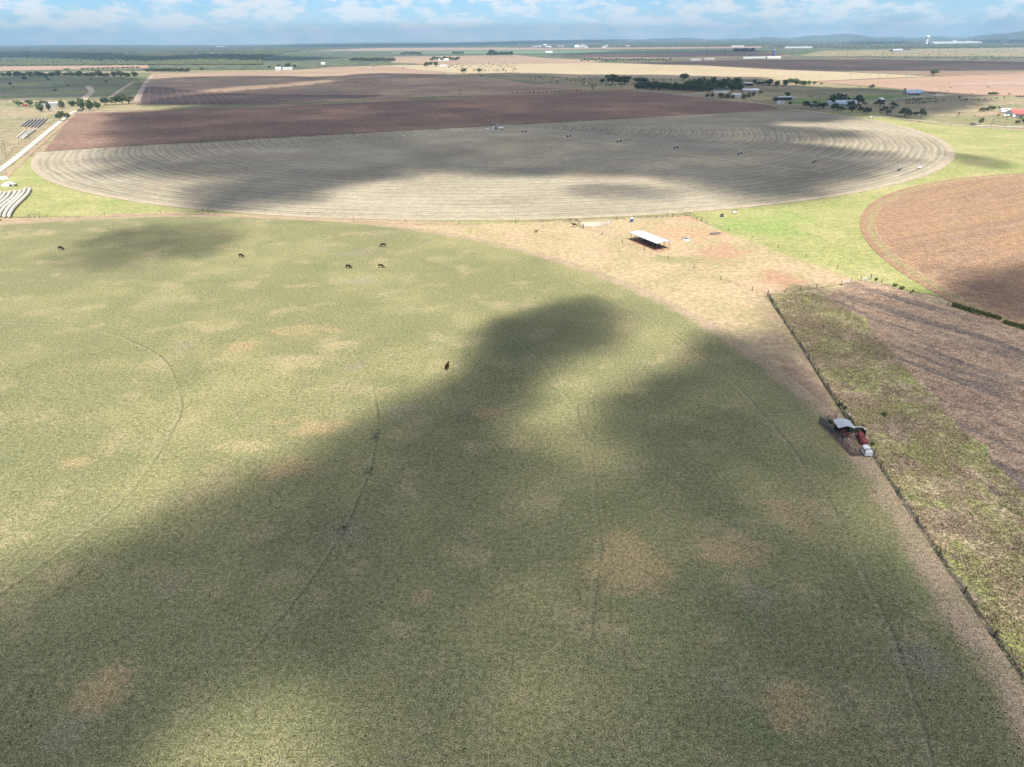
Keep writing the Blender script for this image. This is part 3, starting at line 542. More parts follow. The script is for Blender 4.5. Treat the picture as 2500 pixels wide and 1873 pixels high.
# ------------------------------------------------------------------ fences
post_cache = {}
def post_mesh(h, r, n=6):
    k = (h, r, n)
    if k not in post_cache:
        b = MB().tube([(0, 0, -0.25), (0, 0, h * 0.6), (0, 0, h)], [r, r, r * 0.92], n)
        me = bpy.data.meshes.new('post'); me.from_pydata(b.v, [], b.f); me.materials.append(M_wood if r > 0.05 else M_steel); me.update(); post_cache[k] = me
    return post_cache[k]
def along(pts, step):
    P_ = [Vector(p[:2]) for p in pts]; out = []; carry = 0.0
    for a, b in zip(P_, P_[1:]):
        Ln = (b - a).length; t = carry
        while t < Ln: out.append(a + (b - a) * (t / Ln)); t += step
        carry = t - Ln
    out.append(P_[-1]); return out
def wire_fence(label, pts, step=4.0, h=1.25, wires=4, big_every=5, group='wire fences', braces=()):
    t = thing('wire_fence', label, 'fence', pts[0], 0, group); o0 = Vector(pts[0][:2])
    for i, p in enumerate(along(pts, step)):
        big = i % big_every == 0; q = p - o0; hh = (h + .25) if big else h
        o = bpy.data.objects.new('post', post_mesh(hh, 0.12 if big else 0.04)); link(o, t); o.location = (q.x, q.y, 0)
        o.rotation_euler = (random.uniform(-.06, .06), random.uniform(-.06, .06), random.random() * 3)
    for k in range(wires):
        z = 0.25 + (h - 0.3) * k / max(1, wires - 1)
        MB().tube([(p[0] - o0.x, p[1] - o0.y, z) for p in pts], 0.009, 4).build('wire', M_wire, t)
    for (c, d, n) in braces:                     # H-braced strainer assemblies of thick posts and a top rail
        c = Vector(c) - o0; d = Vector(d).normalized()
        for j in range(n):
            o = bpy.data.objects.new('brace_post', post_mesh(1.9, 0.12)); link(o, t); q = c + d * (2.4 * (j - (n - 1) / 2)); o.location = (q.x, q.y, 0)
        e0 = c - d * (2.4 * (n - 1) / 2); e1 = c + d * (2.4 * (n - 1) / 2); e2 = e0 - d * 3.2; e3 = e1 + d * 3.2
        MB().tube([(e2.x, e2.y, 0.15), (e0.x, e0.y, 1.7), (e1.x, e1.y, 1.7), (e3.x, e3.y, 0.15)], 0.075, 6).build('brace_rail', M_wood, t)
    return t
n_f = PZ('B2', [(-300, 1190), (0, 1180), (600, 1150), (1200, 1125), (2212, 1085)]) + PZ('L', [(1000, 1120), (1500, 1098), (2212, 1088)]) + PZ('D', [(760, 474), (900, 481), (1040, 484)]) + PZ('PD', [(0, 100), (130, 98)])
wire_fence('long wire fence with braced posts between pasture and hay field', n_f, 4.5, 1.2, 4, 6, braces=[(Z('B2', 940, 1135), (1, 0.04), 3), (Z('L', 1735, 1100), (1, 0.05), 2), (Z('PD', 80, 110), (1, .05), 2)])
wire_fence('wire fence along the north side of the shed paddock', PZ('PD', [(130, 98), (380, 90), (560, 78), (740, 72), (950, 60), (1200, 45), (1380, 35)]), 4.0, 1.2, 4, 5, braces=[(Z('PD', 1180, 48), (1, .1), 2), (Z('PD', 1375, 38), (1, .1), 2)])
wire_fence('wire fence between the lush green grass and the shed paddock', PZ('PD', [(1380, 38), (1500, 85), (1775, 180), (2060, 280)]) + PZ('Q', [(170, 140), (415, 225), (685, 315), (860, 385), (960, 400)]), 4.0, 1.25, 4, 4, braces=[(Z('PD', 1505, 90), (1, -1), 2)])
wire_fence('wire fence in the dry grass in front of the open shed', PZ('PD', [(205, 172), (495, 280), (810, 395), (1155, 522), (1540, 665), (1985, 845)]) + PZ('Q', [(20, 510), (115, 540)]), 5.0, 1.2, 4, 3)
wire_fence('wire fence between the pasture and the rank weeds, passing the pen', fence_c, 4.6, 1.3, 5, 2)
wire_fence('short wire fence on the edge of the weeds below the paddock', PZ('Q', [(115, 535), (205, 528), (370, 497), (480, 480), (560, 470)]), 3.5, 1.2, 4, 2)
wire_fence('wire fence between the maize stubble and the red ploughed circle', PZ('GT', [(1690, 330), (2140, 480)]) + PZ('Q', [(1300, 540), (1640, 640), (2212, 840)]), 4.5, 1.1, 3, 3)
wire_fence('roadside wire fence beside the brown tilled field', PZ('C', [(1050, 768), (1500, 815), (2000, 868)]) + PZ('R', [(200, 212), (880, 290), (1700, 385), (2212, 420)]), 9.0, 1.3, 3, 4)
wire_fence('wire fence along the caliche road by the bales', PZ('B1', [(1560, 560), (1200, 740), (800, 1060), (430, 1290)]) + PZ('L', [(60, 640), (-60, 740)]), 8.0, 1.3, 3, 3)
wire_fence('far wire fence behind the brown tilled field', PZ('B', [(0, 896), (600, 868), (1200, 842), (2212, 800)]) + PZ('C', [(0, 795), (700, 768), (1000, 757)]), 12.0, 1.4, 3, 4)
# a pipe gate with its posts where the paddock meets the stubble
def gate(name, label, a, b, mat, bars=6, h=1.3, group=None):
    a, b = Vector(a), Vector(b); d = b - a; t = thing(name, label, 'gate', a, math.atan2(d.y, d.x), group); Ln = d.length
    for k in range(bars): MB().tube([(0.15, 0, 0.2 + (h - .2) * k / (bars - 1)), (Ln - .15, 0, 0.2 + (h - .2) * k / (bars - 1))], 0.028, 6).build('bar', mat, t)
    for x in (0.15, Ln / 2, Ln - .15): MB().tube([(x, 0, .18), (x, 0, h + .02)], 0.03, 6).build('upright', mat, t)
    for x in (0, Ln): MB().tube([(x, 0, -.3), (x, 0, h + .55)], 0.11, 8).build('gate_post', M_wood, t)
    return t
gate('field_gate', 'grey metal gate between two stout posts at the stubble corner', Z('GT', 1120, 300), Z('GT', 1385, 240), M_galv)
gate('field_gate', 'pale open gate lying along the track by the weeds', Z('GT', 600, 390), Z('GT', 860, 310), M_galv, 5, 1.0)
gate('field_gate', 'reddish pipe gate at the end of the panel fence by the cow', Z('PD', 145, 150), Z('PD', 200, 172), M_rust, 6, 1.6)
# portable panel fence
def panel_fence(label, pts, h=1.6, rails=5, mat=M_steel, step=3.0, name='pipe_fence', group='pipe fences'):
    t = thing(name, label, 'fence', pts[0], 0, group); o0 = Vector(pts[0][:2]); Q_ = along(pts, step)
    me = None
    for p in Q_:
        if me is None:
            o = MB().tube([(0, 0, -0.3), (0, 0, h + .1)], 0.07, 6).build('post', mat, t); me = o.data
        else: o = bpy.data.objects.new('post', me); link(o, t)
        o.location = (p.x - o0.x, p.y - o0.y, 0)
    for k in range(rails):
        z = 0.25 + (h - .25) * k / (rails - 1)
        MB().tube([(p[0] - o0.x, p[1] - o0.y, z) for p in pts], 0.055, 5).build('rail', mat, t)
    return t
panel_fence('tall pipe panel fence on the far side of the dry paddock', PZ('PD', [(180, 160), (290, 158), (385, 157), (500, 135)]), 2.2, 7, M_galv, 3.5)

# ------------------------------------------------------------------ the open pole shed
def pole_shed():
    a, b, c = (Vector(Z('SH', *p)) for p in ((275, 640), (1145, 1000), (1572, 945)))
    ux = (b - a); Ln = ux.length; ux.normalize(); w = c - b; uy = Vector((-ux.y, ux.x)); W = abs(w.dot(uy)); uy = uy if w.dot(uy) > 0 else -uy
    rz = math.atan2(ux.y, ux.x); sy = 1 if (-ux.y * uy.x + ux.x * uy.y) > 0 else -1
    t = thing('pole_shed', 'long open-sided pole shed with white tin roof in the dry paddock', 'shed', a, rz)
    H = 3.1; me = None
    for j in (0, .5, 1):
        for i in range(7):
            if j == .5 and i not in (0, 6): continue
            hh = H + (0.35 if j == .5 else 0)
            o = MB().tube([(0, 0, -.3), (0, 0, hh)], 0.10, 6).build('post', M_pipe, t); o.location = (Ln * i / 6, sy * W * j, 0)
    for i in range(7):                                      # low trusses
        x = Ln * i / 6
        MB().tube([(x, 0, H - .08), (x, sy * W / 2, H + .32), (x, sy * W, H - .08)], 0.06, 5).build('rafter', M_pipe, t)
    for j in range(7): MB().box((Ln / 2, sy * W * j / 6, H + .06 + .4 * (1 - abs(j - 3) / 3)), (Ln + .8, .06, .1)).build('purlin', M_pipe, t)
    n = 16; x0, x1 = -.7, Ln + .7                           # roofing sheets, lapped along the length
    for i in range(n):
        for k, (y0, y1, z0, z1) in enumerate(((-.6, W / 2, H + .1, H + .62), (W + .6, W / 2, H + .1, H + .62))):
            xa = x0 + (x1 - x0) * i / n; xb = x0 + (x1 - x0) * (i + 1) / n + .04; dz = 0.012 * (i % 2)
            mesh_obj('roof_sheet', [(xa, sy * y0, z0 + dz), (xb, sy * y0, z0 + dz), (xb, sy * y1, z1 + dz), (xa, sy * y1, z1 + dz), (xa, sy * y0, z0 + dz - .03), (xb, sy * y0, z0 + dz - .03), (xb, sy * y1, z1 + dz - .03), (xa, sy * y1, z1 + dz - .03)],
                     [(0, 1, 2, 3), (7, 6, 5, 4), (0, 4, 5, 1), (1, 5, 6, 2), (2, 6, 7, 3), (3, 7, 4, 0)], M_tin, t)
    MB().box((Ln / 2, -sy * .62, H + .06), (Ln + 1.4, .05, .14)).build('fascia', M_pipe, t); MB().box((Ln / 2, sy * (W + .62), H + .06), (Ln + 1.4, .05, .14)).build('fascia', M_pipe, t)
    # dark feed racks stored under it
    for i in range(5):
        q = a + ux * (Ln * (0.3 + .14 * i)) + uy * (W * .55); r = thing('feed_rack', 'dark hay feeder stored beneath the tin-roofed shed', 'hay feeder', q, rz + .1, 'hay feeders under the shed')
        MB().box((0, 0, .45), (2.6, 1.6, .5)).build('trough', M_rust, r)
        for x in (-1.2, 1.2):
            for y in (-.7, .7): MB().tube([(x, y, -.05), (x, y, 1.5)], .05, 5).build('leg', M_pipe, r)
        for k in range(6): MB().tube([(-1.1 + .44 * k, -.75, .7), (-1.1 + .44 * k, 0, 1.4), (-1.1 + .44 * k, .75, .7)], .02, 4).build('bar', M_pipe, r)
pole_shed()

# ------------------------------------------------------------------ things in the paddock
def trough(label, a, b, w, h, mat, name='feed_trough'):
    a, b = Vector(a), Vector(b); d = b - a; t = thing(name, label, 'trough', (a + b) / 2, math.atan2(d.y, d.x)); Ln = d.length
    m_ = MB(); x, y = Ln / 2, w / 2; x2, y2 = x - .1, y - .1
    m_.add([(-x, -y, .3), (x, -y, .3), (x, y, .3), (-x, y, .3), (-x, -y, h), (x, -y, h), (x, y, h), (-x, y, h), (-x2, -y2, h), (x2, -y2, h), (x2, y2, h), (-x2, y2, h), (-x2, -y2, .4), (x2, -y2, .4), (x2, y2, .4), (-x2, y2, .4)],
           [(0, 3, 2, 1), (0, 1, 5, 4), (1, 2, 6, 5), (2, 3, 7, 6), (3, 0, 4, 7), (4, 5, 9, 8), (5, 6, 10, 9), (6, 7, 11, 10), (7, 4, 8, 11), (8, 9, 13, 12), (9, 10, 14, 13), (10, 11, 15, 14), (11, 8, 12, 15), (12, 13, 14, 15)])
    m_.build('basin', mat, t)
    for sx in (-1, 0, 1):
        for s2 in (-1, 1): MB().tube([(sx * (x - .2), s2 * (y - .12), -.05), (sx * (x - .2), s2 * (y - .12), .35)], .05, 5).build('leg', M_pipe, t)
    return t
trough('long dark feed bunk in the dry paddock near the green fence', Z('PD', 1632, 245), Z('PD', 1742, 238), 1.0, .8, M_steel)
def tank_round(label, p, r, h, mat, name='water_tank', cat='tank'):
    t = thing(name, label, cat, p); n = 20; prof = [(r, -.05), (r, h), (r - .06, h + .04), (r - .12, h), (r - .12, h - .12)]
    v = []; f = []
    for (a, z) in prof:
        for k in range(n): v.append((a * math.cos(6.2832 * k / n), a * math.sin(6.2832 * k / n), z))
    for i in range(len(prof) - 1):
        for k in range(n): f.append((i * n + k, i * n + (k + 1) % n, (i + 1) * n + (k + 1) % n, (i + 1) * n + k))
    mesh_obj('tank_wall', v, f, mat, t); w = [(q[0], q[1], h - .12) for q in v[-n:]]
    mesh_obj('water_surface', w, [tuple(range(n))], M_glass, t); MB().tube([(r, 0, 0), (r + .25, 0, .5), (r - .2, 0, h + .15)], .03, 5).build('inlet_pipe', M_pipe, t)
    return t
tank_round('low round white stock tank standing in the dry paddock', Z('PD', 1362, 305), 1.6, .6, M_white)
t = thing('mineral_feeder', 'small white box beside the round stock tank', 'feeder', Z('PD', 1340, 292)); MB().box((0, 0, .4), (2.0, .9, .5)).build('bin', M_white, t); MB().box((0, 0, .7), (2.2, 1.1, .1)).build('lid', M_steel, t); MB().box((0, 0, .07), (1.8, .7, .2)).build('skid', M_pipe, t)
t = thing('cube_feeder', 'blue-grey drum feeder by the north paddock fence', 'feeder', Z('PD', 748, 100))
MB().tube([(0, 0, .2), (0, 0, 1.7)], .75, 12).build('drum', M_blue, t); MB().tube([(0, 0, 1.7), (0, 0, 2.2)], [.75, .1], 12).build('lid', M_white, t)
for k in range(3): MB().tube([(.6 * math.cos(2.1 * k), .6 * math.sin(2.1 * k), -.05), (.6 * math.cos(2.1 * k), .6 * math.sin(2.1 * k), .25)], .06, 5).build('leg', M_pipe, t)
trough('small white trough railed off in the lush green grass', Z('W1', 880, 285), Z('W1', 1100, 275), 1.0, .75, M_white)
panel_fence('little pipe railing round the white trough in the green grass', PZ('W1', [(855, 235), (1090, 232), (1110, 290)]), 1.3, 3, M_pipe, 2.4)
t = thing('mineral_feeder', 'dark round mineral feeder on the edge of the green grass', 'feeder', Z('W1', 415, 445)); MB().tube([(0, 0, 0), (0, 0, .5), (0, 0, .8)], [.9, .9, .5], 10).build('tub', M_pipe, t); MB().tube([(-.9, 0, .8), (-.2, 0, 1.15), (.8, 0, 1.0)], [.1, .5, .3], 8).build('hood', M_rust, t)

# ------------------------------------------------------------------ the pen with shelter
def shelter():
    t = thing('cattle_shelter', 'small open shelter with grey gabled tin roof in the pipe pen', 'shelter', (73.35, 136.9), R(-4))
    W, Ln, He, Hr = 2.9, 3.7, 2.65, 3.15
    for x in (-W / 2 + .2, W / 2 - .2):
        for y in (-Ln / 2 + .3, 0, Ln / 2 - .3): MB().box((x, y, He / 2 - .1), (.14, .14, He + .1)).build('post', M_wood, t)
    n = 7
    for s in (-1, 1):
        for i in range(n):
            y0 = -Ln / 2 + Ln * i / n; y1 = -Ln / 2 + Ln * (i + 1) / n + .03; dz = .012 * (i % 2)
            v = [(s * (W / 2 + .4), y0, He + dz - .06), (s * (W / 2 + .4), y1, He + dz - .06), (0, y1, Hr + dz), (0, y0, Hr + dz)]; v += [(a, b, z - .03) for a, b, z in v]
            mesh_obj('roof_sheet', v, [(0, 1, 2, 3), (7, 6, 5, 4), (0, 4, 5, 1), (1, 5, 6, 2), (2, 6, 7, 3), (3, 7, 4, 0)], M_tin, t)
    for y in (-Ln / 2 + .3, 0, Ln / 2 - .3): MB().tube([(-W / 2, y, He - .1), (0, y, Hr - .12), (W / 2, y, He - .1)], .06, 5).build('rafter', M_wood, t)
    MB().box((0, Ln / 2 - .3, 1.3), (W - .3, .06, 2.4)).build('back_wall', M_pipe, t); MB().box((W / 2 - .2, .6, 1.3), (.06, Ln - 1.6, 2.4)).build('side_wall', M_grgreen, t)
    return t
shelter()
sheet('concrete_apron', PZ('K', [(1050, 835), (1200, 825), (1300, 845), (1280, 875), (1120, 880)]), 0.13, M_conc)
t = thing('squeeze_chute', 'red and white cattle squeeze chute under the front of the shelter', 'cattle chute', (73.1, 135.0), R(8))
for x in (-.55, .55):
    MB().box((x, 0, .8), (.06, 1.3, .7)).build('side_panel', M_pipe, t)
    for y in (-.65, .65): MB().box((x * .8, y, .85), (.1, .1, 1.8)).build('upright', M_redp, t)
    MB().box((x * .8, -.75, .3), (.12, .12, .55)).build('foot', M_white, t)
MB().box((0, -.65, 1.75), (.95, .12, .12)).build('head_beam', M_redp, t); MB().box((0, .65, 1.75), (.95, .12, .12)).build('head_beam', M_redp, t); MB().box((0, 0, .08), (.9, 1.4, .1)).build('floor', M_steel, t)
MB().box((0, -.67, 1.15), (.7, .06, .7)).build('head_gate', M_rust, t)
panel_fence('dark pipe fence round three sides of the cattle pen', PZ('K', [(905, 485), (810, 510), (660, 520), (490, 530), (700, 735), (880, 900), (1090, 1115), (1300, 1345), (1560, 1345), (1850, 1340)]), 1.75, 6, M_pipe, 2.4)
panel_fence('inner pipe fence beside the old pen wall', PZ('K', [(590, 545), (720, 690), (830, 800)]), 1.5, 5, M_steel, 2.4)
t = panel_fence('white-topped alley fence between the shelter and the red tank', PZ('K', [(1215, 775), (1390, 790), (1530, 790), (1620, 880)]), 1.6, 3, M_grgreen, 2.0)
pa = PZ('K', [(1215, 775), (1390, 790), (1530, 790), (1620, 880)]); o0 = Vector(pa[0])
MB().tube([(p[0] - o0.x, p[1] - o0.y, 1.68) for p in pa], .10, 6).build('top_rail', M_white, t)
for a_, b_ in zip(pa, pa[1:]):
    a_, b_ = Vector(a_) - o0, Vector(b_) - o0; m_ = (a_ + b_) / 2; d = b_ - a_; MB().box((m_.x, m_.y, .85), (d.length - .1, .05, 1.3), math.atan2(d.y, d.x)).build('panel', M_grgreen, t)
def tank(name, label, cat, a, b, r, mat, z0, parts):
    a, b = Vector(a), Vector(b); d = b - a; t = thing(name, label, cat, (a + b) / 2, math.atan2(d.y, d.x)); h = d.length / 2; z = z0 + r
    pr = [(-h, .12), (-h + .08, .55), (-h + .25, .85), (-h + .5, 1.0), (0, 1.0), (h - .5, 1.0), (h - .25, .85), (h - .08, .55), (h, .12)]
    MB().tube([(x, 0, z) for x, _ in pr], [r * k for _, k in pr], 18).build('barrel', mat, t, True)
    for x in (-h * .6, h * .6): MB().box((x, 0, z0 / 2 + .1), (.25, r * 1.5, z0 + .35)).build('cradle', parts, t)
    MB().tube([(h * .2, 0, z + r - .05), (h * .2, 0, z + r + .14)], .24, 10).build('hatch', parts, t)
    for x in (-h * .5, h * .5): MB().tube([(x, (r + .015) * math.cos(q / 20 * 6.2832), z + (r + .015) * math.sin(q / 20 * 6.2832)) if False else (x, (r + .012) * math.cos(q / 20 * 6.2832), z + (r + .012) * math.sin(q / 20 * 6.2832)) for q in range(21)], .02, 4).build('band', parts, t)
    return t
tank('fuel_tank', 'red horizontal cylinder tank lying beside the pen', 'tank', (76.75, 136.0), (75.85, 131.4), .68, M_redp, .2, M_rust)
def trailer():
    a, b = Vector((74.65, 126.4)), Vector((75.15, 129.6)); d = (b - a); c = (a + b) / 2
    t = thing('stock_trailer', 'white round-nosed stock trailer standing at the corner of the pen', 'trailer', c, math.atan2(d.y, d.x)); h = d.length / 2 + .1; W = .8
    v = []; f = []; outl = [(-h, -W), (h - .7, -W), (h - .25, -W * .75), (h, -W * .3), (h, W * .3), (h - .25, W * .75), (h - .7, W), (-h, W)]; k = len(outl)
    for z, s in ((.45, 1), (1.75, 1), (1.95, .93), (2.02, .75)):
        for (x, y) in outl: v.append((x * (s if x > 0 else 1), y * s, z))
    for i in range(3):
        for j in range(k): f.append((i * k + j, i * k + (j + 1) % k, (i + 1) * k + (j + 1) % k, (i + 1) * k + j))
    f += [tuple(range(k))[::-1], tuple(3 * k + j for j in range(k))]
    mesh_obj('body', v, f, M_white, t)
    for s in (-1, 1):
        MB().box((-.2, s * (W + .012), 1.45), (h * 1.2, .03, .22)).build('vent_slot', M_glass, t)
        for x in (-.75, .05): MB().tube([(x, s * (W + .03), .36), (x, s * (W + .25), .36)], .38, 14).build('wheel', M_rubber, t)
        MB().box((-.35, s * (W + .15), .8), (1.7, .28, .06)).build('fender', M_white, t)
    MB().tube([(h - .1, 0, .5), (h + 1.0, 0, .5), (h + 1.0, 0, .02)], .06, 6).build('drawbar', M_pipe, t); MB().box((-h - .02, 0, 1.1), (.04, 1.4, 1.2)).build('tailgate', M_galv, t)
trailer()
bpy.data.objects['stock_trailer'].scale = (.88, .9, .72); bpy.data.objects['stock_trailer'].location.y += .7; bpy.data.objects['stock_trailer'].location.x += .15
t = thing('salt_bucket', 'white bucket on a fence post behind the grey-roofed shelter', 'bucket', Z('K', 1210, 470)); MB().tube([(0, 0, -.2), (0, 0, 1.5)], .06, 6).build('post', M_wood, t); MB().tube([(0, 0, 1.5), (0, 0, 1.9)], [.17, .2], 10).build('pail', M_white, t)

# ------------------------------------------------------------------ cattle
def cow_mesh(grazing):
    J = {}; V = []; E_ = []; Rr = []
    def v(k, p, r): J[k] = len(V); V.append(p); Rr.append(r)
    def e(a, b): E_.append((J[a], J[b]))
    v('hip', (-.62, 0, 1.12), (.29, .30)); v('loin', (-.25, 0, 1.12), (.33, .33)); v('rib', (.15, 0, 1.08), (.36, .36)); v('sh', (.52, 0, 1.10), (.29, .33))
    e('hip', 'loin'); e('loin', 'rib'); e('rib', 'sh')
    hd = [(.85, 0, .98), (1.12, 0, .62), (1.25, 0, .36), (1.38, 0, .13)] if grazing else [(.86, 0, 1.25), (1.12, 0, 1.42), (1.33, 0, 1.36), (1.55, 0, 1.20)]
    for k, p, r in zip(('n1', 'n2', 'hd', 'mz'), hd, ((.2, .22), (.14, .17), (.13, .15), (.085, .08))): v(k, p, r)
    e('sh', 'n1'); e('n1', 'n2'); e('n2', 'hd'); e('hd', 'mz')
    for s, nm in ((1, 'l'), (-1, 'r')):
        hx, hy, hz = hd[2]; v('ear' + nm, (hx - .1, s * .24, hz + .1), (.035, .05)); e('hd', 'ear' + nm)
        v('th' + nm, (-.70, s * .19, .82), (.16, .13)); v('hk' + nm, (-.82, s * .2, .46), (.065, .065)); v('fk' + nm, (-.74, s * .2, .12), (.048, .048)); v('ft' + nm, (-.70, s * .2, .0), (.06, .06))
        e('hip', 'th' + nm); e('th' + nm, 'hk' + nm); e('hk' + nm, 'fk' + nm); e('fk' + nm, 'ft' + nm)
        v('el' + nm, (.48, s * .17, .72), (.12, .1)); v('kn' + nm, (.50, s * .17, .40), (.065, .065)); v('pf' + nm, (.49, s * .17, .12), (.05, .05)); v('fo' + nm, (.52, s * .17, 0), (.06, .06))
        e('sh', 'el' + nm); e('el' + nm, 'kn' + nm); e('kn' + nm, 'pf' + nm); e('pf' + nm, 'fo' + nm)
    v('t1', (-.93, 0, 1.2), (.045, .045)); v('t2', (-1.0, 0, .85), (.03, .03)); v('t3', (-1.0, 0, .5), (.045, .045)); e('hip', 't1'); e('t1', 't2'); e('t2', 't3')
    me = bpy.data.meshes.new('cow'); me.from_pydata(V, E_, []); o = bpy.data.objects.new('cow_source', me); COL.objects.link(o)
    sk = o.modifiers.new('skin', 'SKIN'); sk.use_smooth_shade = True
    for i, d in enumerate(me.skin_vertices[0].data): d.radius = Rr[i]; d.use_root = (i == 0)
    sb = o.modifiers.new('sub', 'SUBSURF'); sb.levels = 1; sb.render_levels = 1
    dg = bpy.context.evaluated_depsgraph_get(); out = bpy.data.meshes.new_from_object(o.evaluated_get(dg)); out.name = 'cow_body'
    bpy.data.objects.remove(o); out.polygons.foreach_set('use_smooth', [True] * len(out.polygons)); return out
cow_g, cow_s = cow_mesh(True), cow_mesh(False)
def cow(me, p, rz, mat, label, sc=1.0):
    m2 = me.copy(); m2.materials.clear(); m2.materials.append(mat); o = bpy.data.objects.new('cow', m2); link(o)
    o.location = (p[0], p[1], 0.03); o.rotation_euler = (0, 0, rz); o.scale = (sc, sc * 1.2, sc * 1.02)
    tag(o, label, 'cow', 'cattle grazing the pasture and paddock')
cow(cow_g, D(132, 540), R(-8), M_cowd, 'dark cow grazing below the bale rows at the pasture edge', 1.12)
cow(cow_g, D(521, 556), R(-12), M_cowd, 'dark cow grazing alone in the faint cloud shade on the pasture', 1.05)
cow(cow_g, D(753, 580), R(-15), M_cowd, 'dark cow grazing, the western one of a close pair', 1.1)
cow(cow_g, D(823, 579), R(-10), M_cow, 'red-brown cow grazing, the eastern one of a close pair', 1.1)
cow(cow_g, D(828, 534), R(184), M_cowd, 'lean dark cow grazing behind the close pair, head to the west', 1.2)
cow(cow_s, D(966, 798), R(75), M_cow, 'red-brown cow walking towards the hay field beside the cloud shadow', 1.1)
cow(cow_s, Z('PD', 103, 158), R(172), M_cow, 'red-brown cow standing at the reddish pipe gate', 1.15)
cow(cow_s, D(1158, 503), R(20), M_cow, 'small red calf alone on the dry grass west of the gate', .75)

# ------------------------------------------------------------------ irrigation machines
def wheel_mesh(r, w):
    b = MB().tube([(0, -w / 2, 0), (0, -w * .3, 0), (0, w * .3, 0), (0, w / 2, 0)], [r * .88, r, r, r * .88], 14); me = bpy.data.meshes.new('wheel')
    me.from_pydata(b.v, [], b.f); me.materials.append(M_rubber); me.update(); return me
WH = wheel_mesh(.88, .55)
def machine(label, pts, centre=None, mat=M_galv, H=3.9, spread=2.1, pipe=.10):
    """pts: tower feet in order; a bowed, trussed water pipe is carried from tower to tower"""
    P_ = [Vector(p) for p in pts]; base = Vector(centre) if centre else P_[0]; t = thing('pivot_irrigator', label, 'irrigator', base, 0, 'irrigation machines')
    tops = ([base] if centre else []) + P_
    for i, p in enumerate(P_):
        d = ((P_[min(i + 1, len(P_) - 1)] - P_[max(i - 1, 0)]).normalized()); n = Vector((-d.y, d.x)); q = p - base
        tw = bpy.data.objects.new('tower', None); link(tw, t); tw.location = (q.x, q.y, 0); tw.rotation_euler = (0, 0, math.atan2(n.y, n.x)); tw.empty_display_size = .2
        for s in (-1, 1):
            for k in (-.25, .25): MB().tube([(s * spread, k, .75), (s * .12, k, H)], .07, 5).build('leg', mat, tw)
            o = bpy.data.objects.new('wheel', WH); link(o, tw); o.location = (s * spread, 0, .72)
        MB().box((0, 0, .85), (2 * spread, .22, .16)).build('base_beam', mat, tw); MB().box((0, 0, H * .55), (spread, .1, .08)).build('cross_bar', mat, tw); MB().box((0, .3, H - .5), (.4, .3, .5)).build('control_box', mat, tw)
    for a, b in zip(tops, tops[1:]):
        n = 9; line = []
        for k in range(n):
            s = k / (n - 1); q = a.lerp(b, s) - base; line.append((q.x, q.y, H + .12 + 1.0 * 4 * s * (1 - s) * .6))
        MB().tube(line, pipe, 6).build('span_pipe', mat, t)
        MB().tube([(x, y, z - 1.15 * math.sin(math.pi * k / (n - 1))) for k, (x, y, z) in enumerate(line)], .03, 4).build('truss_rod', mat, t)
        for k in range(1, n - 1): x, y, z = line[k]; MB().tube([(x, y, z), (x, y, z - 1.15 * math.sin(math.pi * k / (n - 1)))], .025, 4).build('truss_strut', mat, t)
        for k in range(1, n - 1): x, y, z = line[k]; MB().tube([(x + .1, y + .05, z), (x + .12, y + .05, 1.6)], .015, 4).build('drop_hose', M_pipe, t)
    if centre:
        for sx in (-1, 1):
            for sy in (-1, 1): MB().tube([(sx * 1.2, sy * 1.2, 0), (sx * .15, sy * .15, H)], .09, 5).build('pivot_leg', mat, t)
        MB().tube([(0, 0, -.1), (0, 0, H + .3)], .14, 8).build('riser_pipe', mat, t); MB().box((1.0, -.9, 1.3), (.6, .4, 1.2)).build('control_panel', mat, t)
    return t
tw = PZ('D', [(1132, 286), (1229, 296), (1337, 307), (1460, 321), (1598, 334), (1759, 351), (1943, 369)])
machine('seven-tower pivot irrigator standing across the mown hay field', tw, (HC[0], HC[1]))
machine('long many-towered irrigation machine across the far fallow field', PZ('A', [(1865, 775), (2085, 760)]) + PZ('B', [(145, 744), (345, 730), (528, 717), (702, 704), (867, 692), (1025, 682), (1155, 672), (1275, 662), (1390, 654), (1505, 646), (1605, 638)]), None, M_steel, 4.2, 3.4)
machine('pivot irrigator with pale pipe on the pink tilled field', PZ('H2', [(970, 98), (1605, 92), (2230, 90)]) + [Z('H2', 2900, 92)], None, M_galv, 5.2, 2.5, .3)
machine('far pivot irrigator along the edge of the straw field', PZ('E', [(755, 625), (905, 632), (1055, 640), (1218, 645), (1315, 640)]), None, M_galv, 5.0, 3.0, .2)
# pump station at the pivot point
p0 = Z('PV', 620, 470)
t = thing('pump_shed', 'small blue-grey pump housing at the pivot point of the hay field', 'pump', p0); MB().box((-1.2, 0, 1.4), (2.2, 1.6, 2.9)).build('housing', M_galv, t); MB().box((1.0, 0, 1.0), (2.2, 1.9, 2.1)).build('engine', M_pipe, t); MB().tube([(-1.4, 0, 2.8), (-1.4, 0, 5.4)], .12, 6).build('exhaust_stack', M_galv, t); MB().box((-1.4, 0, 5.5), (.5, .4, .4)).build('beacon', M_yel, t)
tank('fertiliser_tank', 'pale horizontal tank beside the pump at the hay field pivot', 'tank', Z('PV', 830, 468), Z('PV', 1080, 455), 1.0, M_white, .5, M_grgreen)
t = thing('white_pallet_tank', 'little white tote lying on the field edge west of the pump', 'tank', Z('PV', 205, 450)); MB().box((0, 0, .35), (3.0, 1.2, .6)).build('tub', M_white, t); MB().box((0, 0, .72), (1.0, .5, .14)).build('lid', M_galv, t); MB().box((0, 0, .03), (2.6, 1.0, .1)).build('pallet', M_wood, t)

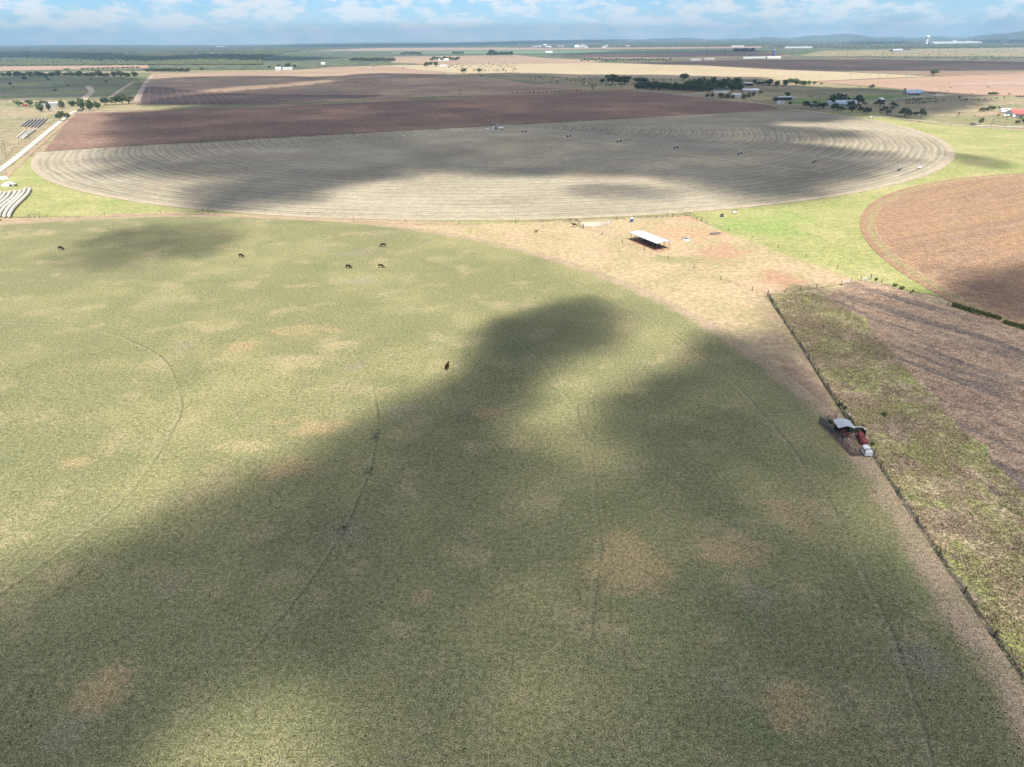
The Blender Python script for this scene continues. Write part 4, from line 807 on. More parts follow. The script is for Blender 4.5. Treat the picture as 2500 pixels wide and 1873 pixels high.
# ------------------------------------------------------------------ round hay bales
def bale_mesh():
    n = 14; pr = [(-.74, .62), (-.70, .80), (-.5, .86), (0, .87), (.5, .86), (.70, .80), (.74, .62)]
    b = MB().tube([(x, 0, .82) for x, _ in pr], [r for _, r in pr], n); me = bpy.data.meshes.new('hay_bale'); me.from_pydata(b.v, [], b.f)
    me.materials.append(M_bale); me.polygons.foreach_set('use_smooth', [len(f) == 4 for f in b.f]); me.update(); return me
BM = bale_mesh()
def bale_row(a, b, cap, label, group):
    a, b = Vector(a), Vector(b); d = b - a; n = int(d.length / 1.55); nn = Vector((-d.y, d.x)).normalized(); rz = math.atan2(d.y, d.x); k = random.random() * 6; cnt = 0
    for i in range(n):
        if cnt >= cap: break
        p = a + d * ((i + .5) / n) + nn * (0.9 * math.sin(i / n * 5.5 + .4)); 
        if p.x < -0.72 * depth(p) - 3: continue
        o = bpy.data.objects.new('hay_bale', BM); link(o); o.location = (p.x, p.y, -.02); o.rotation_euler = (random.random() * 6.28 if False else 0, 0, rz + random.uniform(-.05, .05)); s = random.uniform(.95, 1.05); o.scale = (1.02, s, s)
        tag(o, label, 'hay bale', group); cnt += 1
    return cnt
rows = [((270, 1120), (805, 372)), ((137, 1122), (682, 370)), ((0, 1110), (540, 440)), ((-135, 1110), (415, 455)), ((-270, 1110), (265, 468)), ((-405, 1110), (130, 480)), ((-540, 1110), (20, 480))]
tot = 0
for i, (a, b) in enumerate(rows):
    tot += bale_row(Z('B2', *a), Z('B2', *b), 300 - tot, ['pale round hay bale in the outermost row next to the lush grass', 'pale round hay bale in the second row from the lush grass', 'pale round hay bale in the third row from the lush grass', 'pale round hay bale in the fourth row from the lush grass',
                   'pale round hay bale in the fifth row from the lush grass', 'pale round hay bale in the sixth row from the lush grass', 'pale round hay bale in the seventh row from the lush grass'][i], 'bale row %s' % 'ABCDEFG'[i])
fv, ff = [], []
bv = [tuple(v.co) for v in BM.vertices]; bf = [tuple(p.vertices) for p in BM.polygons]
def far_row(a, b):
    a, b = Vector(a), Vector(b); d = b - a; n = max(1, int(d.length / 1.35)); c, s = d.x / d.length, d.y / d.length
    for i in range(n):
        p = a + d * ((i + .5) / n); k = len(fv); q = random.uniform(.78, .88)
        fv.extend([(p.x + (x * c - y * s) * q, p.y + (x * s + y * c) * q, z * q) for x, y, z in bv]); ff.extend([tuple(j + k for j in f) for f in bf])
for i in range(6): far_row(Z('B1', 565 + 90 * i, 768 + 6 * i), Z('B1', 800 + 95 * i, 590 - 7 * i))
kind(tag(mesh_obj('hay_bale_stack', fv, ff, M_balef), 'grey weathered hay bales in tight rows left of the caliche road', 'hay bales'), 'stuff')
fv, ff = [], []
for a, b in (((470, 1075), (700, 880)), ((545, 1090), (800, 870)), ((600, 1095), (860, 870)), ((640, 1100), (950, 860))): far_row(Z('B1', *a), Z('B1', *b))
kind(tag(mesh_obj('hay_bale_stack', fv, ff, M_bale), 'straw-coloured hay bales in four rows below the grey rows', 'hay bales'), 'stuff')
# tarpaulined heaps by the road
def heap(label, p, rx, ry, h, rz=0.0):
    n, m_ = 18, 6; v = [(0, 0, h)]; f = []; rg = random.Random(int(p[0] * 7))
    for i in range(1, m_ + 1):
        for k in range(n):
            a = 6.2832 * k / n; s = i / m_; w = 1 + .12 * rg.uniform(-1, 1); v.append((rx * s * w * math.cos(a), ry * s * w * math.sin(a), max(-.05, h * (1 - s ** 2.2) + .08 * rg.uniform(-1, 1) - (.05 if i == m_ else 0)) if i < m_ else -.05))
    for k in range(n): f.append((0, 1 + k, 1 + (k + 1) % n))
    for i in range(m_ - 1):
        for k in range(n): f.append((1 + i * n + k, 1 + (i + 1) * n + k, 1 + (i + 1) * n + (k + 1) % n, 1 + i * n + (k + 1) % n))
    t = thing('covered_heap', label, 'heap', p, rz); mesh_obj('tarpaulin', v, f, M_tarp, t, True)
    for k in range(4): q = MB().box((rx * .8 * math.cos(1.3 * k + .3), ry * .8 * math.sin(1.3 * k + .3), h * .4), (.5, .5, .3)).build('weight', M_rubber, t)
heap('white tarpaulined heap beside an old wagon above the bale rows', Z('B2', 225, 235), 3.6, 5.5, 1.7, .3)
heap('smaller white tarpaulined heap at the road edge', Z('B2', 55, 65), 4.0, 5.0, 1.2, .2)
t = thing('hay_wagon', 'old rusty flat wagon next to the white tarpaulined heap', 'wagon', Z('B2', 365, 265), .4); MB().box((0, 0, .85), (4.4, 2.0, .14)).build('deck', M_steel, t); MB().box((-2.1, 0, 1.4), (.1, 2.0, 1.0)).build('headboard', M_rust, t)
for x in (-1.5, 1.5):
    for y in (-.9, .9): o = bpy.data.objects.new('wheel', WH); link(o, t); o.location = (x, y, .42); o.scale = (.6, .6, .6)
t = thing('stock_drum', 'dark round drum at the west end of the pasture fence', 'drum', Z('B2', 10, 1205)); MB().tube([(0, 0, -.05), (0, 0, .3), (0, 0, .6), (0, 0, .9)], [.5, .54, .54, .5], 12).build('shell', M_pipe, t); MB().tube([(0, 0, .9), (0, 0, .95)], [.46, .4], 12).build('lid', M_white, t)

# ------------------------------------------------------------------ trees
def leaf_cloud(seed, lobes, n, leaf, shell=.55):
    rg = np.random.default_rng(seed); v = []; f = []
    w = np.array([l[3] ** 2 for l in lobes]); w = w / w.sum()
    for _ in range(n):
        l = lobes[rg.choice(len(lobes), p=w)]; d = rg.normal(size=3); d /= np.linalg.norm(d); r = shell + (1 - shell) * rg.random() ** .6
        c = np.array(l[:3]) + d * r * np.array([l[3], l[3], l[4]]); a = rg.normal(size=3); a -= a.dot(d) * d * .6; a /= np.linalg.norm(a); b = np.cross(d + rg.normal(size=3) * .4, a); b /= np.linalg.norm(b)
        s = leaf * rg.uniform(.6, 1.4); k = len(v)
        v += [tuple(c - a * s - b * s * .6), tuple(c + a * s - b * s * .7), tuple(c + a * s * .8 + b * s * .7), tuple(c - a * s * .7 + b * s * .8)]; f.append((k, k + 1, k + 2, k + 3))
    return v, f
def mk_mesh(name, v, f, mat):
    me = bpy.data.meshes.new(name); me.from_pydata(v, [], f); me.materials.append(mat); me.update(); return me
CROWNS = []                                     # unit trees, one metre tall
for i in range(5):
    rg = random.Random(40 + i); lobes = [(0, 0, .62, .30, .26)]
    for k in range(6 + i % 3):
        a = 6.2832 * (k + rg.random()) / 6; q = rg.uniform(.2, .36); lobes.append((q * math.cos(a), q * math.sin(a), rg.uniform(.36, .78), rg.uniform(.14, .22), rg.uniform(.12, .19)))
    CROWNS.append((leaf_cloud(60 + i, lobes, 420, .05), lobes))
for i in range(3):                              # low bushes
    rg = random.Random(80 + i); lobes = [(rg.uniform(-.4, .4), rg.uniform(-.4, .4), rg.uniform(.3, .6), rg.uniform(.3, .42), rg.uniform(.25, .38)) for _ in range(6)]
    CROWNS.append((leaf_cloud(90 + i, lobes, 320, .07), lobes))
CM_ = {}
def crown_mesh(i, mi):
    if (i, mi) not in CM_: CM_[(i, mi)] = mk_mesh('crown', CROWNS[i][0][0], CROWNS[i][0][1], M_leaf[mi])
    return CM_[(i, mi)]
TR_ = {}
def trunk_mesh(i):
    if i not in TR_:
        rg = random.Random(7 + i); b = MB().tube([(0, 0, -.03), (.01, 0, .15), (.02, .01, .38), (.0, .02, .6)], [.035, .027, .02, .008], 6)
        for l in CROWNS[i][1][1:6]: b.tube([(.01, 0, .18 if i < 5 else 0), (l[0] * .5, l[1] * .5, l[2] * .72), (l[0], l[1], l[2])], [.016, .011, .004], 5)
        TR_[i] = mk_mesh('trunk', b.v, b.f, M_bark)
    return TR_[i]
def tree(p, h, w, label, group, mi=0, ci=None, name='tree', cat='tree'):
    ci = random.randrange(5) if ci is None else ci; t = thing(name, label, cat, p, random.random() * 6.28, group)
    unit = .85 if ci < 5 else 1.5
    t.scale = (w / unit, w / unit, h)
    o = bpy.data.objects.new('trunk', trunk_mesh(ci)); link(o, t); o = bpy.data.objects.new('crown', crown_mesh(ci, mi)); link(o, t); return t
def trees(k, lst, label, group, mi=0, bush=False, name=None, dense=False):
    for it in lst:
        x, y, w, h = it[:4]; m_ = it[4] if len(it) > 4 else mi; p = Z(k, x, y); s = mpp(k, p)
        tree(p, max(1.2, h * s * (1.05 if bush else 1.28)), max(1.2, w * s * 1.1), label, group, m_, random.randrange(5, 8) if bush or dense else None, name or ('bush' if bush else 'tree'), 'bush' if bush else 'tree')
trees('A', [(350, 945, 80, 70), (410, 935, 60, 60), (365, 888, 70, 42, 1), (520, 915, 50, 70, 1)], 'grey-green tree crowded against the old homestead sheds', 'trees at the old homestead', 0, False, None, True)
trees('A', [(610, 895, 90, 42), (700, 925, 85, 85), (755, 932, 100, 78), (825, 922, 60, 58)], 'dark tree in the clump beside the homestead lane', 'dark trees beside the homestead lane', 0, False, None, True)
trees('A', [(890, 887, 75, 58), (975, 882, 70, 55), (1035, 880, 90, 64), (1090, 878, 85, 62, 1)], 'rounded tree between the homestead lane and the ploughed rows', 'trees east of the homestead', 0)
trees('A', [(160, 898, 60, 42), (258, 897, 60, 46)], 'solitary rounded tree west of the old homestead', 'trees west of the homestead', 1)
trees('A', [(515, 1020, 62, 68), (567, 1008, 48, 48)], 'dark tree shading the caliche road', 'two trees on the caliche road', 0)
trees('A', [(465, 770, 35, 26), (85, 718, 35, 26), (575, 725, 25, 15), (895, 694, 30, 20), (410, 680, 40, 20), (210, 673, 45, 32), (765, 675, 18, 10), (110, 740, 20, 12), (390, 660, 30, 15), (100, 600, 20, 9), (560, 590, 60, 12)], 'dark shrub scattered over the green scrub pasture', 'scrub pasture shrubs', 0, True)
trees('A', [(30 + 58 * i, 647 + (i % 3), 75, 30 + 8 * (i % 3)) for i in range(20)], 'dark tree in the long line across the scrub pasture', 'tree line across the scrub', 0, False, None, True)
trees('A', [(1250 + 33 * i, 606 - (i % 2), 55, 28) for i in range(11)] + [(1700, 588, 40, 16)], 'dense dark tree in the block at the head of the fallow field', 'trees at the head of the fallow field', 0, False, None, True)
trees('A', [(700 + 42 * i, 586 - i, 40, 14) for i in range(12)], 'pale bush along the edge of the far pink field', 'bushes along the pink field', 1, True)
trees('B', [(285, 572, 52, 32, 2), (345, 572, 36, 22), (210, 562, 40, 12), (130, 572, 36, 15)], 'tree beside the white farm buildings', 'trees at the white farm', 1)
trees('B', [(1460, 568, 50, 36), (1490, 553, 32, 26), (1537, 565, 40, 36)], 'dark tree beside the distant farmhouse by the straw field', 'trees at the distant farmhouse', 0)
trees('B', [(1770, 617, 48, 34), (1900, 614, 38, 30)], 'tree standing on the road by the straw field', 'two roadside trees', 0)
trees('B', [(1918, 648, 16, 16), (1818, 640, 14, 10), (1258, 574, 12, 9), (1010, 568, 12, 9), (545, 578, 10, 8)], 'small bush on the verge of the far road', 'verge bushes on the far road', 0, True)
trees('B', [(1500 + 22 * i, 515 - (i * 7 % 9), 34, 20 + (i * 5 % 9)) for i in range(11)], 'tree round the far ranch house on the tan field', 'trees at the far ranch', 0)
trees('B', [(820 + 24 * i, 523, 34, 26 + (i * 3 % 7)) for i in range(16)], 'tree in the straight windbreak on the far tan field', 'far windbreak trees', 1)
trees('B', [(1975 + 22 * i, 472 + (i % 2) * 3, 34, 24 + (i * 7 % 13)) for i in range(10)] + [(2005, 462, 52, 34)], 'dark tree round the distant white farmstead', 'trees at the distant farmstead', 0)
trees('B', [(1250 + 20 * i, 462, 28, 15 + (i * 3 % 8)) for i in range(9)] + [(1680 + 20 * i, 458, 30, 18) for i in range(5)], 'far tree in the row along the green crop', 'trees along the green crop', 0)
trees('C', [(795, 707, 55, 32), (880, 714, 95, 74), (935, 714, 60, 55), (985, 716, 92, 64), (1120, 708, 100, 46)], 'large dark tree at the crossroads north of the brown field', 'trees at the crossroads', 0)
trees('C', [(1480, 680, 70, 52)], 'lone rounded tree on the bare ground behind the hedge', 'lone tree', 0)
hl = [(1090 + 38 * i, 752 + 1.6 * i, 62, 48 + (i * 5 % 11)) for i in range(17)]
trees('C', hl + [(x + 18, y - 8, w, h) for x, y, w, h in hl], 'dark tree in the thick windbreak beside the brown field', 'windbreak beside the brown field', 0, False, None, True)
trees('C', [(1520 + 34 * i, 742 + (i % 3) * 8, 70, 62 + (i * 11 % 23), 2 if i % 3 == 1 else 0) for i in range(13)], 'tall tree behind the windbreak near the hidden house', 'tall trees behind the windbreak', 0, False, None, True)
trees('C', [(1855, 722, 60, 46), (1925, 745, 90, 72), (1890, 775, 90, 70), (1950, 770, 80, 60)], 'big dark tree over the roadside house in the windbreak', 'trees over the roadside house', 0, False, None, True)
trees('C', [(1680, 822, 50, 26), (1720, 822, 50, 30), (1800, 828, 60, 40), (1850, 832, 60, 42), (1900, 835, 50, 30), (1985, 840, 60, 44), (2035, 828, 60, 44), (2075, 815, 50, 36), (2130, 788, 40, 22, 2)], 'tree in front of the roadside houses at the windbreak end', 'trees before the roadside houses', 1, False, None, True)
trees('C', [(2075, 718, 40, 36), (2110, 722, 50, 30), (2160, 722, 50, 30), (2200, 722, 40, 34)], 'tree near the small grey barn behind the windbreak', 'trees near the small barn', 0)
trees('C', [(690, 700, 18, 12), (715, 752, 22, 16), (180, 632, 10, 8), (85, 622, 10, 8), (60, 620, 8, 7), (430, 652, 8, 6), (1690, 690, 14, 12), (1820, 672, 10, 10)] + [(40 + 36 * i, 788 - i, 16, 8 + (i * 5 % 7)) for i in range(18)], 'small bush along the roadside fence behind the brown field', 'roadside bushes', 1, True)
trees('C', [(620 + 30 * i, 518 - (i * 7 % 12), 28, 14 + (i * 5 % 9)) for i in range(26)], 'pale bush in the creek line between the tan fields', 'creek line bushes', 1, True)
trees('C', [(1910 + 22 * i, 440, 32, 22 + (i * 7 % 10)) for i in range(8)], 'dark tree round the far grain farm', 'trees at the grain farm', 0)
trees('E', [(60, 718, 70, 50, 0), (120, 728, 60, 40), (195, 722, 70, 44), (240, 702, 70, 40), (290, 718, 70, 46), (345, 722, 60, 42), (400, 715, 50, 30), (440, 712, 40, 22), (500, 712, 30, 14)], 'bright green tree in the copse by the pink field', 'copse by the pink field', 2, False, None, True)
trees('E', [(650, 882, 175, 88)], 'broad dark live oak behind the white ranch house', 'big oak', 0, False, None, True)
trees('E', [(812, 885, 78, 72), (748, 902, 62, 42)], 'dense dark tree at the end of the white ranch house', 'trees at the ranch house end', 0)
trees('E', [(375, 912, 58, 54), (420, 912, 40, 28, 1), (480, 915, 60, 36), (520, 918, 70, 42), (605, 935, 62, 56), (668, 942, 64, 40, 1), (235, 885, 30, 22), (445, 885, 40, 30, 1)], 'roadside tree in front of the white ranch houses', 'trees in front of the ranch houses', 0)
trees('E', [(755, 950, 62, 46), (830, 948, 50, 42, 1), (885, 965, 62, 52), (800, 912, 70, 30, 1), (870, 885, 40, 16, 1)], 'grey-green tree on the bare slope by the road', 'trees on the bare slope', 0)
trees('E', [(965, 893, 50, 34), (1000, 895, 70, 46), (1105, 892, 50, 26), (1130, 905, 40, 22), (1010, 950, 50, 30), (1060, 968, 48, 40), (1040, 930, 60, 28), (1100, 925, 40, 22)], 'scrubby tree near the small white gazebo', 'scrub near the gazebo', 1)
trees('E', [(1205, 990, 98, 68), (1290, 978, 42, 32), (1345, 990, 62, 62)], 'sturdy tree standing close to the dirt road', 'three trees close to the road', 0)
trees('E', [(215, 822, 55, 38), (115, 868, 42, 42)], 'dark tree behind the open machinery shed', 'trees at the machinery shed', 0)
trees('E', [(925, 742, 52, 30, 1), (1208, 757, 26, 13), (415, 818, 18, 10), (825, 738, 14, 8), (1380, 790, 20, 12), (1425, 792, 24, 14)], 'dry bush on the bare ground by the blue-roofed house', 'bushes by the blue-roofed house', 1, True)
trees('E', [(1450, 640, 62, 44)], 'lone pale tree on the field edge beyond the blue-roofed house', 'lone field tree', 1)
trees('H2', [(230, 382, 26, 28), (275, 380, 26, 26), (335, 375, 26, 28), (375, 375, 26, 26), (445, 372, 26, 26), (505, 372, 40, 30), (550, 368, 24, 22), (620, 355, 24, 26), (685, 352, 28, 24), (722, 350, 26, 26)], 'young tree in the orchard row in front of the blue-roofed house', 'young orchard trees', 0)
trees('H2', [(225, 340, 20, 28), (280, 322, 34, 28), (340, 318, 36, 40), (400, 322, 60, 30), (460, 312, 50, 34), (575, 292, 22, 28), (610, 300, 20, 18), (640, 298, 20, 20), (705, 302, 24, 36), (742, 312, 18, 22), (800, 308, 14, 18), (855, 305, 24, 22), (888, 300, 16, 14)], 'sapling in the back orchard row by the driveway', 'back orchard saplings', 0)
trees('H2', [(1112, 300, 40, 50), (1145, 322, 24, 24), (1200, 318, 30, 24), (1240, 318, 44, 32), (1335, 315, 22, 22), (1395, 312, 16, 20), (1430, 310, 26, 20), (1460, 302, 14, 18), (1560, 298, 22, 18), (1660, 292, 24, 14), (1725, 286, 22, 18), (1758, 284, 26, 24), (1875, 275, 32, 22)], 'sparse sapling on the pale grass beyond the orchard', 'sparse saplings', 1)
trees('H2', [(1480, 500, 60, 50), (1530, 500, 90, 58), (1600, 505, 60, 70), (1650, 480, 120, 66), (1690, 480, 70, 60), (1785, 460, 44, 36)], 'olive bushy tree by the red-roofed house yard', 'trees by the red-roofed yard', 1)
trees('H2', [(1630, 216, 90, 44), (1690, 218, 90, 50), (1750, 216, 80, 46)], 'bright green bush on the edge of the pink field', 'bright bushes on the pink field', 2, True)
trees('H2', [(1480, 720, 70, 100), (1105, 570, 30, 50, 1), (2095, 715, 76, 56), (2195, 710, 60, 70, 0), (2165, 635, 50, 30, 1), (1780, 580, 50, 34), (2150, 605, 60, 34), (1370, 585, 20, 20)], 'small tree near the red-roofed house', 'trees near the red-roofed house', 1)
trees('H2', [(2080 + 30 * i, 252 + (i % 2) * 6, 36, 26) for i in range(6)] + [(1960, 218, 26, 34), (1325, 208, 20, 20), (940, 160, 30, 14)], 'dark bush along the fence of the pink field', 'bushes along the pink field fence', 0, True)
trees('K', [(1120, 205, 60, 60), (1050, 130, 50, 50), (1560, 690, 90, 60), (2110, 370, 170, 80, 2), (1260, 480, 90, 50), (800, 560, 200, 60, 0), (1790, 1090, 110, 40, 2)], 'low weedy bush by the pipe pen and the fence', 'weeds by the pen', 0, True)
trees('Q', [(1000, 418, 40, 22, 2), (1150, 465, 60, 22, 2), (1215, 488, 50, 18, 2), (1305, 515, 30, 12, 2)], 'green bush on the corner of the stubble by the gate', 'bushes at the stubble corner', 2, True)

# ------------------------------------------------------------------ woodland too far to tell apart, and rank growth
def in_poly(x, y, P_):
    c = False
    for i in range(len(P_)):
        a, b = P_[i], P_[i - 1]
        if (a[1] > y) != (b[1] > y) and x < (b[0] - a[0]) * (y - a[1]) / (b[1] - a[1]) + a[0]: c = not c
    return c
def woodland(label, k, poly, n, h0, h1, mat, wide=1.0):
    xs = [p[0] for p in poly]; ys = [p[1] for p in poly]; v = []; f = []; rg = random.Random(n)
    while n > 0:
        x, y = rg.uniform(min(xs), max(xs)), rg.uniform(min(ys), max(ys))
        if not in_poly(x, y, poly): continue
        n -= 1; p = Z(k, x, y); h = rg.uniform(h0, h1); w = h * rg.uniform(.5, .9) * wide; a0 = rg.random(); b = len(v); z0 = far_height(math.hypot(*p), math.atan2(p[0], p[1])) - .4
        for z, s in ((0.0, .55), (.45, 1.0), (.8, .62)):
            for q in range(5): a = 6.2832 * (q / 5 + a0); s2 = s * rg.uniform(.75, 1.2); v.append((p[0] + w * s2 * math.cos(a), p[1] + w * s2 * math.sin(a), z0 + h * z * rg.uniform(.9, 1.1)))
        v.append((p[0], p[1], z0 + h))
        for i in range(2):
            for q in range(5): f.append((b + i * 5 + q, b + i * 5 + (q + 1) % 5, b + i * 5 + 5 + (q + 1) % 5, b + i * 5 + 5 + q))
        for q in range(5): f.append((b + 10 + q, b + 10 + (q + 1) % 5, b + 15))
    kind(tag(mesh_obj('far_woodland', v, f, mat), label, 'woodland'), 'stuff')
woodland('brush and oak woods on the low western ridge', 'A', [(-250, 425), (500, 430), (1200, 440), (2212, 440), (2212, 545), (1250, 550), (-250, 560)], 5200, 4, 8, M_leaf[1], 1.3)
woodland('woods fading along the western horizon', 'A', [(-250, 392), (1000, 390), (2212, 385), (2212, 440), (-250, 432)], 2600, 6, 11, M_leaf[1], 1.6)
woodland('scattered woods between the far northern fields', 'B', [(0, 382), (2212, 358), (2212, 398), (1100, 402), (300, 440), (0, 500)], 3000, 5, 10, M_leaf[1], 1.5)
woodland('wooded suburbs of the distant town', 'C', [(0, 352), (2212, 330), (2212, 392), (900, 398), (0, 405)], 3200, 5, 10, M_leaf[1], 1.5)
woodland('woods around the distant town and its water towers', 'E', [(0, 328), (2400, 300), (2400, 398), (900, 412), (0, 398)], 3600, 5, 10, M_leaf[1], 1.5)
woodland('pale brush on the flat north of the fallow field', 'A', [(1260, 505), (2212, 500), (2212, 548), (1260, 550)], 900, 4, 8, M_leaf[1], 1.2)
woodland('thin brush dotting the dusty flats beyond the ploughland', 'E', [(300, 440), (2400, 425), (2400, 505), (1000, 490)], 260, 2, 4, M_leaf[1], 1.0)
woodland('low bushes dotted over the dry pasture by the straw field', 'B', [(1500, 545), (2212, 530), (2212, 612), (1900, 605), (1700, 590)], 110, 2, 3.5, M_leaf[1], 1.0)
woodland('weeds and bushes on the bare ground behind the windbreak', 'C', [(100, 640), (1000, 660), (2212, 675), (2212, 720), (1400, 690), (800, 740), (300, 690)], 240, 1, 2.4, M_leaf[1], 1.2)

def tufts(name, label, pts, h0, h1, mat, lean=.45, blades=3, wd=.09):
    v = []; f = []; rg = random.Random(len(pts))
    for (x, y) in pts:
        h = rg.uniform(h0, h1)
        for _ in range(blades):
            a = rg.random() * 6.2832; l = rg.uniform(.2, 1) * lean * h; b = len(v); c, s = math.cos(a), math.sin(a); w = wd * rg.uniform(.7, 1.5)
            v += [(x - s * w, y + c * w, 0.0), (x + s * w, y - c * w, 0.0), (x + c * l + s * w * .5, y + s * l - c * w * .5, h * .8), (x + c * l * 1.5, y + s * l * 1.5, h * rg.uniform(.7, 1.0))]; f += [(b, b + 1, b + 2), (b, b + 2, b + 3)]
    return kind(tag(mesh_obj(name, v, f, mat), label, 'grass'), 'stuff')
def scatter(poly, n, seed, dens=None):
    rg = np.random.default_rng(seed); P_ = np.array(poly); lo, hi = P_.min(0), P_.max(0); out = []
    while len(out) < n:
        X = rg.uniform(lo, hi, (4000, 2)); ok = sdist(X[:, 0], X[:, 1], poly) > 0.3
        if dens is not None: ok &= rg.random(4000) < dens(X[:, 0], X[:, 1])
        out += [tuple(q) for q in X[ok]]
    return out[:n]
weed_poly = fence_c[:-1] + PZ('D', [(2700, 1650), (2330, 1150), (2212, 1060)]) + PZ('M', [(1850, 750), (1600, 520), (1400, 290)]) + PZ('Q', [(1130, 1000), (870, 715), (680, 600), (480, 520)])
def weedmat(name, cols):
    m = Mat(name); a = m.mr(m.noise(0.08, 3, .6), .4, .62); b = m.mr(m.noise(1.3, 2, .6), .4, .6); return m.finish(m.mix(b, m.mix(a, cols[0], cols[1]), cols[2]), .9, .1)
M_w1 = weedmat('weed_blades', ((0.37, 0.36, 0.155), (0.40, 0.30, 0.20), (0.50, 0.41, 0.27))); M_w2 = weedmat('fence_grass', ((0.17, 0.16, 0.09), (0.25, 0.20, 0.135), (0.13, 0.14, 0.07))); M_w3 = weedmat('green_blades', ((0.085, 0.115, 0.035), (0.11, 0.14, 0.045), (0.15, 0.165, 0.06)))
tufts('weed_cover', 'tangled straw and green weeds beyond the pasture fence', scatter(weed_poly, 26000, 5, lambda x, y: np.clip((vnoise(x, y, 4.5, 3) + .5 * vnoise(x, y, 1.6, 4) - .35) * 1.6, .06, 1)), .25, .6, M_w1)
near_poly = PZ('D', [(-120, 800), (700, 700), (1500, 860), (1880, 1010), (2080, 1380), (2180, 1700), (-150, 1700)])
M_w4 = weedmat('grazed_blades', ((0.20, 0.21, 0.095), (0.30, 0.28, 0.15), (0.36, 0.34, 0.20)))
tufts('grass_tufts', 'grazed grass tufts standing out of the near pasture', scatter(near_poly, 42000, 9, lambda x, y: np.clip(vnoise(x, y, 2.6, 13) * 1.3 + vnoise(x, y, 9, 14) * .6 - .55, .05, 1)), .10, .24, M_w4, .7, 3, .07)
fl = [(p.x + random.gauss(.3, .22), p.y + random.gauss(0, .22)) for p in along(fence_c, .11) if vnoise(np.array([p.x * 1.0]), np.array([p.y]), 5.0, 8)[0] > .38]
tufts('fence_grass', 'dark ungrazed grass standing along the pasture fence', fl, .2, .5, M_w2)
gl_ = []
for a, b, n in (((1630, 622), (2015, 738), 1500), ((2045, 765), (2230, 815), 700)):
    a, b = Vector(Z('Q', *a)), Vector(Z('Q', *b)); nn = (b - a).normalized(); nn = Vector((-nn.y, nn.x))
    for _ in range(n): s = random.random(); q = a.lerp(b, s) + nn * random.gauss(0, .55) * (.35 + .65 * math.sin(s * 23) ** 2); gl_.append((q.x, q.y))
tufts('tall_grass', 'tall green grass clumps between the stubble and the red circle', gl_, .4, 1.2, M_w3, .3, 3, .14)

# ------------------------------------------------------------------ buildings
def house(label, p, L_, W_, H_, rh, rz, wall, roof, name='house', wins=4, door=True, group=None, open_front=False, porch=False, chimney=False):
    t = thing(name, label, name.replace('_', ' ').split()[-1], p, rz, group); x, y = L_ / 2, W_ / 2; zb = -.35
    v = [(-x, -y, zb), (x, -y, zb), (x, y, zb), (-x, y, zb), (-x, -y, H_), (x, -y, H_), (x, y, H_), (-x, y, H_), (-x, 0, H_ + rh), (x, 0, H_ + rh)]
    f = [(0, 1, 5, 4), (1, 2, 6, 9, 5), (2, 3, 7, 6), (3, 0, 4, 8, 7)]
    if open_front: f = f[1:]
    mesh_obj('wall', v, f, wall, t); e = .5; k = rh / y
    rv = [(-x - e, -y - e, H_ - k * e + .05), (x + e, -y - e, H_ - k * e + .05), (x + e, 0, H_ + rh + .05), (-x - e, 0, H_ + rh + .05), (-x - e, y + e, H_ - k * e + .05), (x + e, y + e, H_ - k * e + .05)]
    rv += [(a, b, c + .12) for a, b, c in rv]
    ro = mesh_obj('roof', rv, [(0, 3, 2, 1), (3, 4, 5, 2), (6, 7, 8, 9), (9, 8, 11, 10), (0, 1, 7, 6), (4, 10, 11, 5), (0, 6, 9, 3), (3, 9, 10, 4), (1, 2, 8, 7), (2, 5, 11, 8)], roof, t)
    if chimney: MB().box((x * .3, 0, H_ + rh + .4), (.8, .8, 1.4)).build('chimney', M_stone, ro)
    for s in (-1, 1):
        if s < 0 and open_front: continue
        for i in range(wins):
            wx = -x + L_ * (i + .5) / wins
            w_ = MB().box((wx, s * (y + .02), H_ * .55), (1.1, .1, 1.2)).build('window', M_white, t); MB().box((wx, s * (y + .06), H_ * .55), (.9, .08, 1.0)).build('pane', M_glass, w_)
    if door and not open_front: d_ = MB().box((x * .12, -y - .03, 1.0), (1.0, .1, 2.1)).build('door', M_redp if False else M_steel, t); MB().box((x * .12 + .35, -y - .1, 1.0), (.08, .06, .08)).build('handle', M_galv, d_)
    if open_front:
        for i in range(5): MB().box((-x + L_ * i / 4 * .99 + .1, -y + .1, H_ / 2 - .1), (.2, .2, H_ + .2)).build('post', M_wood, t)
    if porch:
        mesh_obj('porch_roof', [(-x * .8, -y - .3, H_ - .3), (x * .8, -y - .3, H_ - .3), (x * .8, -y - 2.8, H_ - .9), (-x * .8, -y - 2.8, H_ - .9)] + [(-x * .8, -y - .3, H_ - .2), (x * .8, -y - .3, H_ - .2), (x * .8, -y - 2.8, H_ - .8), (-x * .8, -y - 2.8, H_ - .8)], [(0, 1, 2, 3), (4, 7, 6, 5), (0, 4, 5, 1), (1, 5, 6, 2), (2, 6, 7, 3), (3, 7, 4, 0)], roof, t)
        for i in range(4): MB().box((-x * .75 + L_ * .75 * i / 3, -y - 2.6, H_ / 2 - .55), (.16, .16, H_ - .8 + .3)).build('porch_post', M_white, t)
    return t
house('weathered grey tin barn of the old homestead, white roof end', Z('B1', 1540, 235), 17, 9, 5.0, 1.2, R(8), M_tinw, M_tin, 'tin_barn', 0)
house('low dark shed in front of the weathered tin barn', Z('B1', 1200, 240), 13, 7, 3.6, .8, R(4), M_tinw, M_tinw, 'farm_shed', 1, False)
house('collapsed red-roofed lean-to by the western homestead tree', Z('B1', 690, 212), 5, 3, 1.2, 1.3, R(60), M_rust, M_redp, 'lean_to', 0, False)
